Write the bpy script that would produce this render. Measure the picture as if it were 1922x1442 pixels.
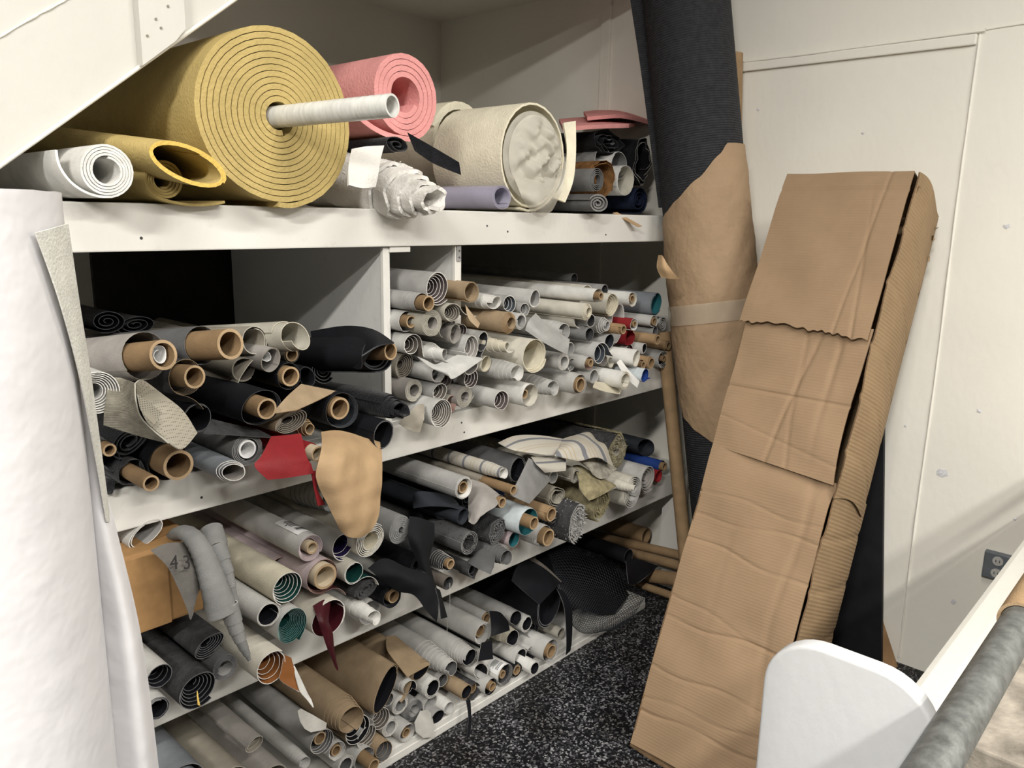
import bpy, bmesh, math, random
from mathutils import Vector, Matrix, noise

# ------------------------------------------------------------------ scene, camera, light
scn = bpy.context.scene
COL = scn.collection
for o in list(bpy.data.objects):
    bpy.data.objects.remove(o)

FPX = 1485.59                                    # focal length in pixels of the 1922 wide frame
YAW, PITCH, ROLL = math.radians(47.4773), math.radians(11.9408), math.radians(1.01265)
CAM = Vector((0.0, -1.5113, 1.45))
fwd = Vector((math.sin(YAW) * math.cos(PITCH), math.cos(YAW) * math.cos(PITCH), -math.sin(PITCH)))
rgt = Vector((math.cos(YAW), -math.sin(YAW), 0.0))
upv = rgt.cross(fwd)
rg2 = math.cos(ROLL) * rgt + math.sin(ROLL) * upv
up2 = -math.sin(ROLL) * rgt + math.cos(ROLL) * upv
cd = bpy.data.cameras.new('camera')
cam = bpy.data.objects.new('camera', cd)
COL.objects.link(cam)
cd.sensor_width = 36.0
cd.lens = 36.0 * FPX / 1922.0
cd.clip_start = 0.02
m = Matrix((rg2, up2, -fwd)).transposed().to_4x4()
m.translation = CAM
cam.matrix_world = m
scn.camera = cam

world = bpy.data.worlds.new('world')
scn.world = world
world.use_nodes = True
bg = world.node_tree.nodes['Background']
bg.inputs[0].default_value = (1.0, 0.965, 0.90, 1)
bg.inputs[1].default_value = 0.15


def ceiling_lamp(loc, sx, sy, power, col=(1.0, 0.965, 0.905)):
    l = bpy.data.lights.new('ceiling_lamp', 'AREA')
    l.shape = 'RECTANGLE'
    l.size, l.size_y = sx, sy
    l.energy = power
    l.color = col
    o = bpy.data.objects.new('ceiling_lamp', l)
    COL.objects.link(o)
    o.location = loc
    return o


# fluorescent fittings hanging under the workshop ceiling, in front of the shelves
ceiling_lamp((-0.30, -2.90, 2.95), 1.25, 0.16, 95)
ceiling_lamp((1.30, -3.20, 2.95), 1.25, 0.16, 108)
ceiling_lamp((-1.9, -2.00, 2.95), 1.25, 0.16, 235)
ceiling_lamp((0.60, -1.20, 2.95), 1.25, 0.16, 26)

vs = scn.view_settings
vs.view_transform = 'Standard'
vs.look = 'None'
vs.exposure = -0.16
vs.gamma = 1.0
vs.use_curve_mapping = False

rnd = random.Random(7)

# ------------------------------------------------------------------ materials
MATS = {}


def ramp(nt, stops):
    r = nt.nodes.new('ShaderNodeValToRGB')
    e = r.color_ramp.elements
    e[0].position, e[0].color = stops[0][0], (*stops[0][1], 1)
    e[1].position, e[1].color = stops[-1][0], (*stops[-1][1], 1)
    for p, c in stops[1:-1]:
        x = e.new(p)
        x.color = (*c, 1)
    return r


def mat(name, col, rough=0.7, var=0.12, scale=30.0, bump=0.0, bscale=400.0, metallic=0.0, spec=0.3, alpha=1.0, trans=0.0, sheen=0.0, stretch=None, col2=None):
    """plain procedural material: base colour with two octaves of mottling, fine bump"""
    if name in MATS:
        return MATS[name]
    mt = bpy.data.materials.new(name)
    mt.use_nodes = True
    nt = mt.node_tree
    b = nt.nodes['Principled BSDF']
    tc = nt.nodes.new('ShaderNodeTexCoord')
    mp = nt.nodes.new('ShaderNodeMapping')
    nt.links.new(tc.outputs['Object'], mp.inputs[0])
    if stretch:
        mp.inputs['Scale'].default_value = stretch
    n = nt.nodes.new('ShaderNodeTexNoise')
    n.inputs['Scale'].default_value = scale
    n.inputs['Detail'].default_value = 5
    nt.links.new(mp.outputs[0], n.inputs[0])
    lo = tuple(max(0, c * (1 - var)) for c in (col2 or col))
    hi = tuple(min(1, c * (1 + var)) for c in col)
    r = ramp(nt, [(0.3, lo), (0.7, hi)])
    nt.links.new(n.outputs[0], r.inputs[0])
    nt.links.new(r.outputs[0], b.inputs['Base Color'])
    b.inputs['Roughness'].default_value = rough
    b.inputs['Metallic'].default_value = metallic
    b.inputs['Specular IOR Level'].default_value = spec
    b.inputs['Alpha'].default_value = alpha
    b.inputs['Transmission Weight'].default_value = trans
    b.inputs['Sheen Weight'].default_value = sheen
    if bump:
        n2 = nt.nodes.new('ShaderNodeTexNoise')
        n2.inputs['Scale'].default_value = bscale
        n2.inputs['Detail'].default_value = 3
        nt.links.new(mp.outputs[0], n2.inputs[0])
        bp = nt.nodes.new('ShaderNodeBump')
        bp.inputs['Strength'].default_value = bump
        bp.inputs['Distance'].default_value = 0.004
        nt.links.new(n2.outputs[0], bp.inputs['Height'])
        nt.links.new(bp.outputs[0], b.inputs['Normal'])
    MATS[name] = mt
    return mt


def paint(name, col, dirt=0.25, stain=(0.35, 0.32, 0.27)):
    """old brushed white paint: brush streak relief, drips and scattered grime"""
    mt = bpy.data.materials.new(name)
    mt.use_nodes = True
    nt = mt.node_tree
    b = nt.nodes['Principled BSDF']
    tc = nt.nodes.new('ShaderNodeTexCoord')
    n1 = nt.nodes.new('ShaderNodeTexNoise')
    n1.inputs['Scale'].default_value = 3.0
    n1.inputs['Detail'].default_value = 6
    nt.links.new(tc.outputs['Object'], n1.inputs[0])
    n2 = nt.nodes.new('ShaderNodeTexNoise')
    n2.inputs['Scale'].default_value = 22.0
    n2.inputs['Detail'].default_value = 8
    n2.inputs['Roughness'].default_value = 0.7
    nt.links.new(tc.outputs['Object'], n2.inputs[0])
    r1 = ramp(nt, [(0.35, tuple(c * 0.955 for c in col)), (0.65, col)])
    nt.links.new(n1.outputs[0], r1.inputs[0])
    r2 = ramp(nt, [(0.60, (0, 0, 0)), (0.80, (dirt, dirt, dirt))])
    nt.links.new(n2.outputs[0], r2.inputs[0])
    mx = nt.nodes.new('ShaderNodeMixRGB')
    nt.links.new(r2.outputs[0], mx.inputs[0])
    nt.links.new(r1.outputs[0], mx.inputs[1])
    mx.inputs[2].default_value = (*stain, 1)
    nt.links.new(mx.outputs[0], b.inputs['Base Color'])
    b.inputs['Roughness'].default_value = 0.55
    b.inputs['Specular IOR Level'].default_value = 0.25
    mp = nt.nodes.new('ShaderNodeMapping')
    mp.inputs['Scale'].default_value = (1, 1, 0.6)
    nt.links.new(tc.outputs['Object'], mp.inputs[0])
    n3 = nt.nodes.new('ShaderNodeTexNoise')
    n3.inputs['Scale'].default_value = 60.0
    n3.inputs['Detail'].default_value = 6
    nt.links.new(mp.outputs[0], n3.inputs[0])
    bp = nt.nodes.new('ShaderNodeBump')
    bp.inputs['Strength'].default_value = 0.10
    bp.inputs['Distance'].default_value = 0.008
    nt.links.new(n3.outputs[0], bp.inputs['Height'])
    nt.links.new(bp.outputs[0], b.inputs['Normal'])
    MATS[name] = mt
    return mt


def corrugated(name, col, period=0.0062, amp=0.5, axis=2, dirt=0.12):
    """corrugated cardboard: fine flute lines across one local axis, mottled kraft paper"""
    mt = bpy.data.materials.new(name)
    mt.use_nodes = True
    nt = mt.node_tree
    b = nt.nodes['Principled BSDF']
    tc = nt.nodes.new('ShaderNodeTexCoord')
    n1 = nt.nodes.new('ShaderNodeTexNoise')
    n1.inputs['Scale'].default_value = 6.0
    n1.inputs['Detail'].default_value = 7
    n1.inputs['Roughness'].default_value = 0.65
    nt.links.new(tc.outputs['Object'], n1.inputs[0])
    r1 = ramp(nt, [(0.3, tuple(c * (1 - dirt) for c in col)), (0.7, tuple(c * (1 + dirt * .5) for c in col))])
    nt.links.new(n1.outputs[0], r1.inputs[0])
    nt.links.new(r1.outputs[0], b.inputs['Base Color'])
    b.inputs['Roughness'].default_value = 0.8
    b.inputs['Specular IOR Level'].default_value = 0.15
    mp = nt.nodes.new('ShaderNodeMapping')
    s = [0.0, 0.0, 0.0]
    s[axis] = 1.0
    mp.inputs['Scale'].default_value = s
    nt.links.new(tc.outputs['Object'], mp.inputs[0])
    w = nt.nodes.new('ShaderNodeTexWave')
    w.bands_direction = 'XYZ'[axis]
    w.inputs['Scale'].default_value = 1.0 / period / 3.1416
    w.inputs['Distortion'].default_value = 0.0
    nt.links.new(mp.outputs[0], w.inputs[0])
    n2 = nt.nodes.new('ShaderNodeTexNoise')
    n2.inputs['Scale'].default_value = 9.0
    n2.inputs['Detail'].default_value = 4
    nt.links.new(tc.outputs['Object'], n2.inputs[0])
    mu = nt.nodes.new('ShaderNodeMath')
    mu.operation = 'MULTIPLY'
    nt.links.new(w.outputs['Fac'], mu.inputs[0])
    nt.links.new(n2.outputs[0], mu.inputs[1])
    ad = nt.nodes.new('ShaderNodeMath')
    ad.operation = 'ADD'
    nt.links.new(mu.outputs[0], ad.inputs[0])
    nt.links.new(n2.outputs[0], ad.inputs[1])
    bp = nt.nodes.new('ShaderNodeBump')
    bp.inputs['Strength'].default_value = amp
    bp.inputs['Distance'].default_value = 0.003
    nt.links.new(ad.outputs[0], bp.inputs['Height'])
    nt.links.new(bp.outputs[0], b.inputs['Normal'])
    MATS[name] = mt
    return mt


def ribbed(name, col, scale=110.0, axis='Z', amp=0.6, rough=0.75, var=0.25):
    """woven or grooved cloth: fine parallel ribs along one local axis"""
    mt = mat(name, col, rough, var, 60)
    nt = mt.node_tree
    b = nt.nodes['Principled BSDF']
    tc = [n for n in nt.nodes if n.type == 'TEX_COORD'][0]
    w = nt.nodes.new('ShaderNodeTexWave')
    w.bands_direction = axis
    w.inputs['Scale'].default_value = scale
    w.inputs['Distortion'].default_value = 1.5
    w.inputs['Detail'].default_value = 2
    nt.links.new(tc.outputs['Object'], w.inputs[0])
    bp = nt.nodes.new('ShaderNodeBump')
    bp.inputs['Strength'].default_value = amp
    bp.inputs['Distance'].default_value = 0.003
    nt.links.new(w.outputs['Fac'], bp.inputs['Height'])
    nt.links.new(bp.outputs[0], b.inputs['Normal'])
    return mt


def striped(name, base, stripes, axis=1, period=0.16):
    """woven stripes across one local axis: stripes = [(from, to, colour)] in fractions of the period"""
    mt = bpy.data.materials.new(name)
    mt.use_nodes = True
    nt = mt.node_tree
    b = nt.nodes['Principled BSDF']
    tc = nt.nodes.new('ShaderNodeTexCoord')
    sp = nt.nodes.new('ShaderNodeSeparateXYZ')
    nt.links.new(tc.outputs['Object'], sp.inputs[0])
    md = nt.nodes.new('ShaderNodeMath')
    md.operation = 'DIVIDE'
    md.inputs[1].default_value = period
    nt.links.new(sp.outputs[axis], md.inputs[0])
    fr = nt.nodes.new('ShaderNodeMath')
    fr.operation = 'FRACT'
    nt.links.new(md.outputs[0], fr.inputs[0])
    r = nt.nodes.new('ShaderNodeValToRGB')
    r.color_ramp.interpolation = 'CONSTANT'
    e = r.color_ramp.elements
    e[0].position, e[0].color = 0.0, (*base, 1)
    e[1].position, e[1].color = 0.999, (*base, 1)
    for a, z, c in stripes:
        x = e.new(a)
        x.color = (*c, 1)
        x = e.new(z)
        x.color = (*base, 1)
    nt.links.new(fr.outputs[0], r.inputs[0])
    nt.links.new(r.outputs[0], b.inputs['Base Color'])
    b.inputs['Roughness'].default_value = 0.9
    n2 = nt.nodes.new('ShaderNodeTexNoise')
    n2.inputs['Scale'].default_value = 500
    nt.links.new(tc.outputs['Object'], n2.inputs[0])
    bp = nt.nodes.new('ShaderNodeBump')
    bp.inputs['Strength'].default_value = 0.4
    bp.inputs['Distance'].default_value = 0.003
    nt.links.new(n2.outputs[0], bp.inputs['Height'])
    nt.links.new(bp.outputs[0], b.inputs['Normal'])
    MATS[name] = mt
    return mt


def flecked_floor():
    mt = bpy.data.materials.new('flecked_epoxy')
    mt.use_nodes = True
    nt = mt.node_tree
    b = nt.nodes['Principled BSDF']
    tc = nt.nodes.new('ShaderNodeTexCoord')
    v = nt.nodes.new('ShaderNodeTexVoronoi')
    v.inputs['Scale'].default_value = 190
    nt.links.new(tc.outputs['Object'], v.inputs[0])
    bw = nt.nodes.new('ShaderNodeSeparateColor')
    nt.links.new(v.outputs['Color'], bw.inputs[0])
    r = ramp(nt, [(0.0, (0.004, 0.004, 0.005)), (0.52, (0.009, 0.009, 0.011)), (0.70, (0.045, 0.045, 0.05)), (0.85, (0.13, 0.13, 0.14)), (1.0, (0.30, 0.30, 0.31))])
    nt.links.new(bw.outputs[0], r.inputs[0])
    n = nt.nodes.new('ShaderNodeTexNoise')
    n.inputs['Scale'].default_value = 7
    n.inputs['Detail'].default_value = 6
    nt.links.new(tc.outputs['Object'], n.inputs[0])
    r2 = ramp(nt, [(0.32, (0.45, 0.42, 0.38)), (0.62, (1.15, 1.15, 1.15))])
    nt.links.new(n.outputs[0], r2.inputs[0])
    mx = nt.nodes.new('ShaderNodeMixRGB')
    mx.blend_type = 'MULTIPLY'
    mx.inputs[0].default_value = 1
    nt.links.new(r.outputs[0], mx.inputs[1])
    nt.links.new(r2.outputs[0], mx.inputs[2])
    nt.links.new(mx.outputs[0], b.inputs['Base Color'])
    b.inputs['Roughness'].default_value = 0.55
    b.inputs['Specular IOR Level'].default_value = 0.25
    MATS['flecked_epoxy'] = mt
    return mt


M_WALL = paint('cream_wall_paint', (0.82, 0.795, 0.72), 0.10)
M_SHELF = paint('white_shelf_paint', (0.74, 0.725, 0.68), 0.35)
M_DIV = paint('worn_divider_paint', (0.62, 0.62, 0.60), 0.45, (0.25, 0.25, 0.25))
M_FLOOR = flecked_floor()
M_BOX = corrugated('kraft_corrugated', (0.305, 0.208, 0.127), 0.0085, 0.22, 2)
M_BOX2 = corrugated('kraft_corrugated_side', (0.295, 0.203, 0.115), 0.0105, 0.5, 2, 0.2)
M_BOXIN = mat('cardboard_edge', (0.16, 0.10, 0.055), 0.9, 0.3, 80)
M_CARTON = mat('brown_carton', (0.36, 0.205, 0.085), 0.75, 0.08, 60)

# cloth, vinyl and foam colours (name: colour, roughness)
P = {
    'taupegrey': ((0.155, 0.145, 0.132), .85),     'scrap': ((0.50, 0.485, 0.45), .7),     'lgrey': ((0.48, 0.475, 0.455), .62), 'white': ((0.68, 0.67, 0.635), .6), 'cream': ((0.60, 0.555, 0.435), .6), 'paper': ((0.82, 0.82, 0.81), .7),
    'silver': ((0.34, 0.335, 0.325), .6), 'mgrey': ((0.22, 0.22, 0.215), .7), 'dgrey': ((0.105, 0.105, 0.106), .75), 'char': ((0.05, 0.05, 0.052), .8),
    'black': ((0.0075, 0.008, 0.0105), .6), 'bcloth': ((0.007, 0.0078, 0.0095), .9), 'velvet': ((0.006, 0.006, 0.008), .95), 'slate': ((0.026, 0.030, 0.037), .85), 'taupe': ((0.27, 0.245, 0.20), .65),
    'dtaupe': ((0.115, 0.10, 0.085), .7), 'ltaupe': ((0.42, 0.40, 0.34), .65), 'tan': ((0.33, 0.245, 0.155), .6), 'kraft': ((0.33, 0.22, 0.12), .8),
    'greytaupe': ((0.30, 0.28, 0.26), .7), 'plum': ((0.085, 0.065, 0.065), .7), 'bgrey': ((0.20, 0.215, 0.235), .6), 'dblue': ((0.05, 0.06, 0.075), .6),
    'navy': ((0.012, 0.018, 0.04), .8), 'blue': ((0.015, 0.045, 0.20), .6), 'green': ((0.008, 0.045, 0.04), .5), 'teal': ((0.02, 0.12, 0.14), .6),
    'tealedge': ((0.22, 0.36, 0.34), .6), 'burg': ((0.05, 0.008, 0.012), .35), 'mauve': ((0.46, 0.38, 0.39), .6), 'red': ((0.25, 0.020, 0.024), .5),
    'brown': ((0.22, 0.085, 0.025), .55), 'suede': ((0.21, 0.105, 0.04), .9), 'purple': ((0.025, 0.016, 0.07), .35), 'lblue': ((0.55, 0.60, 0.62), .6),
    'olive': ((0.27, 0.235, 0.14), .95), 'stone': ((0.30, 0.28, 0.235), .9), 'leather': ((0.44, 0.30, 0.17), .6), 'yellow': ((0.47, 0.36, 0.145), .95),
    'yedge': ((0.72, 0.50, 0.13), .9), 'pink': ((0.74, 0.33, 0.315), .9), 'creamfoam': ((0.80, 0.75, 0.59), .95), 'batting': ((0.74, 0.72, 0.68), .98),
    'core': ((0.225, 0.147, 0.077), .8), 'coreend': ((0.38, 0.27, 0.16), .85), 'lcore': ((0.55, 0.46, 0.33), .8), 'edge': ((0.70, 0.68, 0.64), .7),
    'edged': ((0.14, 0.14, 0.145), .7), 'edgek': ((0.045, 0.047, 0.052), .7), 'ivory': ((0.60, 0.57, 0.49), .6), 'rose': ((0.42, 0.27, 0.23), .7),
}


def pm(k):
    c, r = P[k]
    if k in MATS:
        return MATS[k]
    if k == 'velvet':
        return mat(k, c, r, .4, 60, 0.6, 250, sheen=0.15, spec=.1)
    if k in ('yellow', 'creamfoam', 'pink', 'batting', 'yedge'):
        return mat(k, c, r, .10, 14, .5, 160, spec=.1)
    if k in ('olive', 'stone', 'navy', 'suede', 'char'):
        return mat(k, c, r, .35, 45, .7, 260, spec=.15)
    if k in ('black', 'burg', 'purple', 'green', 'leather', 'red', 'slate', 'brown'):
        return mat(k, c, r, .12, 18, .25, 500, spec=.2)
    return mat(k, c, r, .13, 26, .3, 420, spec=.25)


# ------------------------------------------------------------------ mesh helpers
def new_obj(name, verts, faces, mats, parent=None, fmat=None, smooth=None, loc=None):
    me = bpy.data.meshes.new(name)
    me.from_pydata(verts, [], faces)
    for mm in mats:
        me.materials.append(mm)
    if fmat:
        me.polygons.foreach_set('material_index', fmat)
    if smooth is not None:
        me.polygons.foreach_set('use_smooth', smooth if not isinstance(smooth, bool) else [smooth] * len(faces))
    me.update()
    o = bpy.data.objects.new(name, me)
    COL.objects.link(o)
    if parent:
        o.parent = parent
    if loc:
        o.location = loc
    return o


def tag(o, label, cat, group=None, kind=None):
    o['label'] = label
    o['category'] = cat
    if group:
        o['group'] = group
    if kind:
        o['kind'] = kind
    return o


def structure(o):
    o['kind'] = 'structure'
    return o


def thing(name, label, cat, loc=(0, 0, 0), group=None, rot=None):
    o = bpy.data.objects.new(name, None)
    COL.objects.link(o)
    o.location = loc
    o.empty_display_size = 0.05
    if rot:
        o.rotation_euler = rot
    return tag(o, label, cat, group)


def box(name, lo, hi, mt, parent=None, bevel=0.0):
    bm = bmesh.new()
    bmesh.ops.create_cube(bm, size=1)
    for v in bm.verts:
        v.co = Vector(((lo[i] + hi[i]) / 2 + v.co[i] * (hi[i] - lo[i]) for i in range(3)))
    if bevel:
        bmesh.ops.bevel(bm, geom=bm.edges[:], offset=bevel, segments=2, affect='EDGES', profile=.6)
    me = bpy.data.meshes.new(name)
    bm.to_mesh(me)
    bm.free()
    me.materials.append(mt)
    o = bpy.data.objects.new(name, me)
    COL.objects.link(o)
    if parent:
        o.parent = parent
    return o


def prism(name, poly, axis, a, b, mt, parent=None):
    """polygon in the two other axes, extruded along axis from a to b"""
    n = len(poly)
    def put(p, t):
        q = list(p)
        q.insert(axis, t)
        return tuple(q)
    vs_ = [put(p, a) for p in poly] + [put(p, b) for p in poly]
    fs = [tuple(range(n)), tuple(range(2 * n - 1, n - 1, -1))] + [(i, i + n, (i + 1) % n + n, (i + 1) % n) for i in range(n)]
    return new_obj(name, vs_, fs, [mt], parent)


def frame_of(d):
    d = Vector(d).normalized()
    a = Vector((0, 0, 1)) if abs(d.z) < .95 else Vector((1, 0, 0))
    s = d.cross(a).normalized()
    return d, s, s.cross(d)


def tube(name, path, radii, mt, parent=None, wall=0.0, seg=24, caps=True, endmat=None, ellipse=1.0):
    """round bar (wall=0) or hollow pipe along a path of points; radii per point"""
    if not isinstance(radii, (list, tuple)):
        radii = [radii] * len(path)
    path = [Vector(p) for p in path]
    rings = []
    prev = None
    for i, p in enumerate(path):
        d = (path[min(i + 1, len(path) - 1)] - path[max(i - 1, 0)]).normalized()
        if prev is None:
            _, s, u = frame_of(d)
        else:
            s = (prev - d * prev.dot(d)).normalized()
            u = s.cross(d)
        prev = s
        rings.append((p, s, u, radii[i]))
    V, Fc, fm, sm = [], [], [], []
    def ring(p, s, u, r):
        k = len(V)
        for j in range(seg):
            t = 2 * math.pi * j / seg
            V.append(tuple(p + s * (r * math.cos(t)) + u * (r * ellipse * math.sin(t))))
        return k
    def band(a, b, mi, smo, flip=False):
        for j in range(seg):
            f = (a + j, a + (j + 1) % seg, b + (j + 1) % seg, b + j)
            Fc.append(f[::-1] if flip else f)
            fm.append(mi)
            sm.append(smo)
    ks = [ring(*q) for q in rings]
    for a, b in zip(ks, ks[1:]):
        band(a, b, 0, True, True)
    if wall:
        ki = [ring(p, s, u, max(r - wall, 1e-4)) for p, s, u, r in rings]
        for a, b in zip(ki, ki[1:]):
            band(a, b, 0, True)
        for q, fl in ((0, False), (-1, True)):
            p, s, u, r = rings[q]
            o_, i_ = ring(p, s, u, r), ring(p, s, u, max(r - wall, 1e-4))
            band(o_, i_, 1 if endmat else 0, False, fl)
    elif caps:
        for q, fl in ((0, False), (-1, True)):
            k = ring(*rings[q])
            f = tuple(range(k, k + seg))
            Fc.append(f if not fl else f[::-1])
            fm.append(0)
            sm.append(False)
    return new_obj(name, V, Fc, [mt] + ([endmat] if endmat else []), parent, fm, sm)


def catmull(pts, n):
    """points along a Catmull-Rom curve through pts, n per span"""
    pts = [Vector(p) for p in pts]
    out = []
    for i in range(len(pts) - 1):
        p0, p1, p2, p3 = pts[max(i - 1, 0)], pts[i], pts[i + 1], pts[min(i + 2, len(pts) - 1)]
        for k in range(n):
            t = k / n
            out.append(0.5 * (2 * p1 + (p2 - p0) * t + (2 * p0 - 5 * p1 + 4 * p2 - p3) * t * t + (3 * p1 - p0 - 3 * p2 + p3) * t ** 3))
    out.append(pts[-1])
    return out


def sheet_from_grid(name, G, th, m_front, m_back, m_edge, parent=None, ripple=0.0, seed=0):
    """G: grid [row][col] of Vectors -> sheet with real thickness and its own edges"""
    nr, nc = len(G), len(G[0])
    N = [[None] * nc for _ in range(nr)]
    for i in range(nr):
        for j in range(nc):
            a = G[min(i + 1, nr - 1)][j] - G[max(i - 1, 0)][j]
            b = G[i][min(j + 1, nc - 1)] - G[i][max(j - 1, 0)]
            n = a.cross(b)
            N[i][j] = n.normalized() if n.length > 1e-12 else Vector((0, -1, 0))
    V, Fc, fm, sm = [], [], [], []
    for s in (0.5, -0.5):
        for i in range(nr):
            for j in range(nc):
                V.append(tuple(G[i][j] + N[i][j] * (th * s)))
    q = nr * nc
    for i in range(nr - 1):
        for j in range(nc - 1):
            a, b, c, d = i * nc + j, i * nc + j + 1, (i + 1) * nc + j + 1, (i + 1) * nc + j
            Fc.append((a, d, c, b)); fm.append(0); sm.append(True)
            Fc.append((a + q, b + q, c + q, d + q)); fm.append(1); sm.append(True)
    loop = [(0, j) for j in range(nc)] + [(i, nc - 1) for i in range(1, nr)] + [(nr - 1, j) for j in range(nc - 2, -1, -1)] + [(i, 0) for i in range(nr - 2, 0, -1)]
    k0 = len(V)
    for (i, j) in loop:
        V.append(V[i * nc + j])
        V.append(V[i * nc + j + q])
    n = len(loop)
    for k in range(n):
        a, b = k0 + 2 * k, k0 + 2 * ((k + 1) % n)
        Fc.append((a, b, b + 1, a + 1)); fm.append(2); sm.append(False)
    return new_obj(name, V, Fc, [m_front, m_back, m_edge], parent, fm, sm)


def drape(name, ctrl, th, mf, mb, me_, parent=None, n=6, noise=0.0, seed=1):
    """smooth sheet through a grid of control points"""
    rows = [catmull(r, n) for r in ctrl]
    cols = [catmull([r[j] for r in rows], n) for j in range(len(rows[0]))]
    G = [[cols[j][i].copy() for j in range(len(cols))] for i in range(len(cols[0]))]
    if noise:
        rr = random.Random(seed)
        ph = [rr.uniform(0, 6.28) for _ in range(6)]
        for i, r in enumerate(G):
            for j, p in enumerate(r):
                d = noise * (math.sin(p.z * 61 + p.x * 23 + ph[0]) + .6 * math.sin(p.x * 97 - p.z * 41 + ph[1]) + .4 * math.sin(p.z * 143 + ph[2]))
                p.y += d
                p.x += d * .4
    return sheet_from_grid(name, G, th, mf, mb, me_, parent)


def spiral_points(ri, ro, turns, end_deg, dirn, sq, sq_deg, wob, rr, seg, tail):
    pts, fr = [], []
    n = max(8, int(turns * seg))
    a1 = math.radians(end_deg)
    a0 = a1 - dirn * 2 * math.pi * turns
    cs, sn = math.cos(math.radians(sq_deg)), math.sin(math.radians(sq_deg))
    p1, p2 = rr.uniform(0, 6.28), rr.uniform(0, 6.28)
    for i in range(n + 1):
        t = i / n
        a = a0 + (a1 - a0) * t
        r = ri + (ro - ri) * t
        r *= 1 + wob * (math.sin(2 * a + p1) * .6 + math.sin(3 * a + p2) * .4)
        x, z = r * math.cos(a), r * math.sin(a)
        if sq != 1:
            u, w = x * cs + z * sn, -x * sn + z * cs
            u *= sq
            w /= sq ** .6
            x, z = u * cs - w * sn, u * sn + w * cs
        pts.append(Vector((x, z)))
        fr.append(t)
    if tail:
        L, bend, dy = tail
        k = 12
        d = (pts[-1] - pts[-2]).normalized()
        h = math.atan2(d.y, d.x)
        p = pts[-1].copy()
        for i in range(k):
            h += math.radians(bend) / k * dirn
            p = p + Vector((math.cos(h), math.sin(h))) * (L / k)
            pts.append(p.copy())
            fr.append(1 + (i + 1) / k)
    return pts, fr


def rolled_sheet(name, ri, ro, turns, th, L, mo, mi, me_, cone=0.0, end=200, dirn=1, sq=1.0, sqa=0.0, wob=0.02, tail=None, seg=26, parent=None, seed=0, pw=1.0, fill=0.55, ny=1, crumple=0.0):
    """a sheet rolled up along local +Y, front end at y=0; cone>0: the inner turns stick out"""
    rr = random.Random(seed)
    pts, fr = spiral_points(ri, ro, turns, end, dirn, sq, sqa, wob, rr, seg, tail)
    th = min(th, fill * (ro - ri) / max(turns, 1)) if turns > 1.3 else th
    n = len(pts)
    V, Fc, fm, sm = [], [], [], []
    fo = []
    for i in range(n):
        t = fr[i]
        y = -cone * (1 - min(t, 1.0)) ** pw
        if t > 1 and tail:
            y += tail[2] * (t - 1)
        fo.append(y + rr.uniform(-.0006, .0006))
    for side in (1, -1):
        for yi in range(ny + 1):
            for i in range(n):
                d = pts[min(i + 1, n - 1)] - pts[max(i - 1, 0)]
                d.normalize()
                nx, nz = d.y * dirn, -d.x * dirn
                p = pts[i]
                yy = fo[i] + (L - fo[i]) * yi / ny
                q = Vector((p.x + nx * side * th / 2, yy, p.y + nz * side * th / 2))
                if crumple:
                    s_ = Vector((p.x * 26 + seed, yy * 14, p.y * 26))
                    q += noise.noise_vector(s_) * crumple + noise.noise_vector(s_ * 2.7) * crumple * .45
                V.append(tuple(q))
    q0 = n * (ny + 1)
    for yi in range(ny):
        o0, o1, i0, i1 = yi * n, (yi + 1) * n, q0 + yi * n, q0 + (yi + 1) * n
        for i in range(n - 1):
            f = (o0 + i, o0 + i + 1, o1 + i + 1, o1 + i)
            g = (i0 + i, i1 + i, i1 + i + 1, i0 + i + 1)
            Fc.append(f if dirn < 0 else f[::-1]); fm.append(0); sm.append(True)
            Fc.append(g if dirn < 0 else g[::-1]); fm.append(1); sm.append(True)
    o0, o1, i0, i1 = 0, ny * n, q0, q0 + ny * n
    k = len(V)
    for i in range(n):
        V.append(V[o0 + i]); V.append(V[i0 + i])
    for i in range(n - 1):
        a, b = k + 2 * i, k + 2 * i + 2
        f = (a, a + 1, b + 1, b)
        Fc.append(f if dirn < 0 else f[::-1]); fm.append(2); sm.append(False)
    for i in (0, n - 1):
        k = len(V)
        V += [V[o0 + i], V[o1 + i], V[i1 + i], V[i0 + i]]
        Fc.append((k, k + 1, k + 2, k + 3)); fm.append(2); sm.append(False)
    return new_obj(name, V, Fc, [mo, mi, me_], parent, fm, sm)


def pile(parent, ro, sq, sqa, mt, n, ln, seed):
    """loose tufts standing on the cut end of a pile fabric"""
    rr = random.Random(seed)
    V, Fc = [], []
    cs, sn = math.cos(math.radians(sqa)), math.sin(math.radians(sqa))
    for i in range(n):
        a, r = rr.uniform(0, 6.283), ro * math.sqrt(rr.uniform(0.02, 1.06))
        x, z = r * math.cos(a), r * math.sin(a)
        u, w_ = x * cs + z * sn, -x * sn + z * cs
        u, w_ = u * sq, w_ / sq ** .6
        x, z = u * cs - w_ * sn, u * sn + w_ * cs
        y = rr.uniform(-.003, .012 if r < ro * .9 else .12)
        d = Vector((rr.gauss(0, .6) + math.cos(a) * (.8 if r > ro * .85 else .1), -1.0, rr.gauss(0, .6) + math.sin(a) * (.8 if r > ro * .85 else .1) - .3)).normalized() * ln * rr.uniform(.5, 1.2)
        s = d.cross(Vector((rr.gauss(0, 1), rr.gauss(0, 1), rr.gauss(0, 1)))).normalized() * ln * .13
        p = Vector((x, y, z))
        k = len(V)
        V += [tuple(p - s), tuple(p + s), tuple(p + d)]
        Fc.append((k, k + 1, k + 2))
    o = new_obj('tufted_pile', V, Fc, [mt], parent)
    o['kind'] = 'stuff'
    return o


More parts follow.
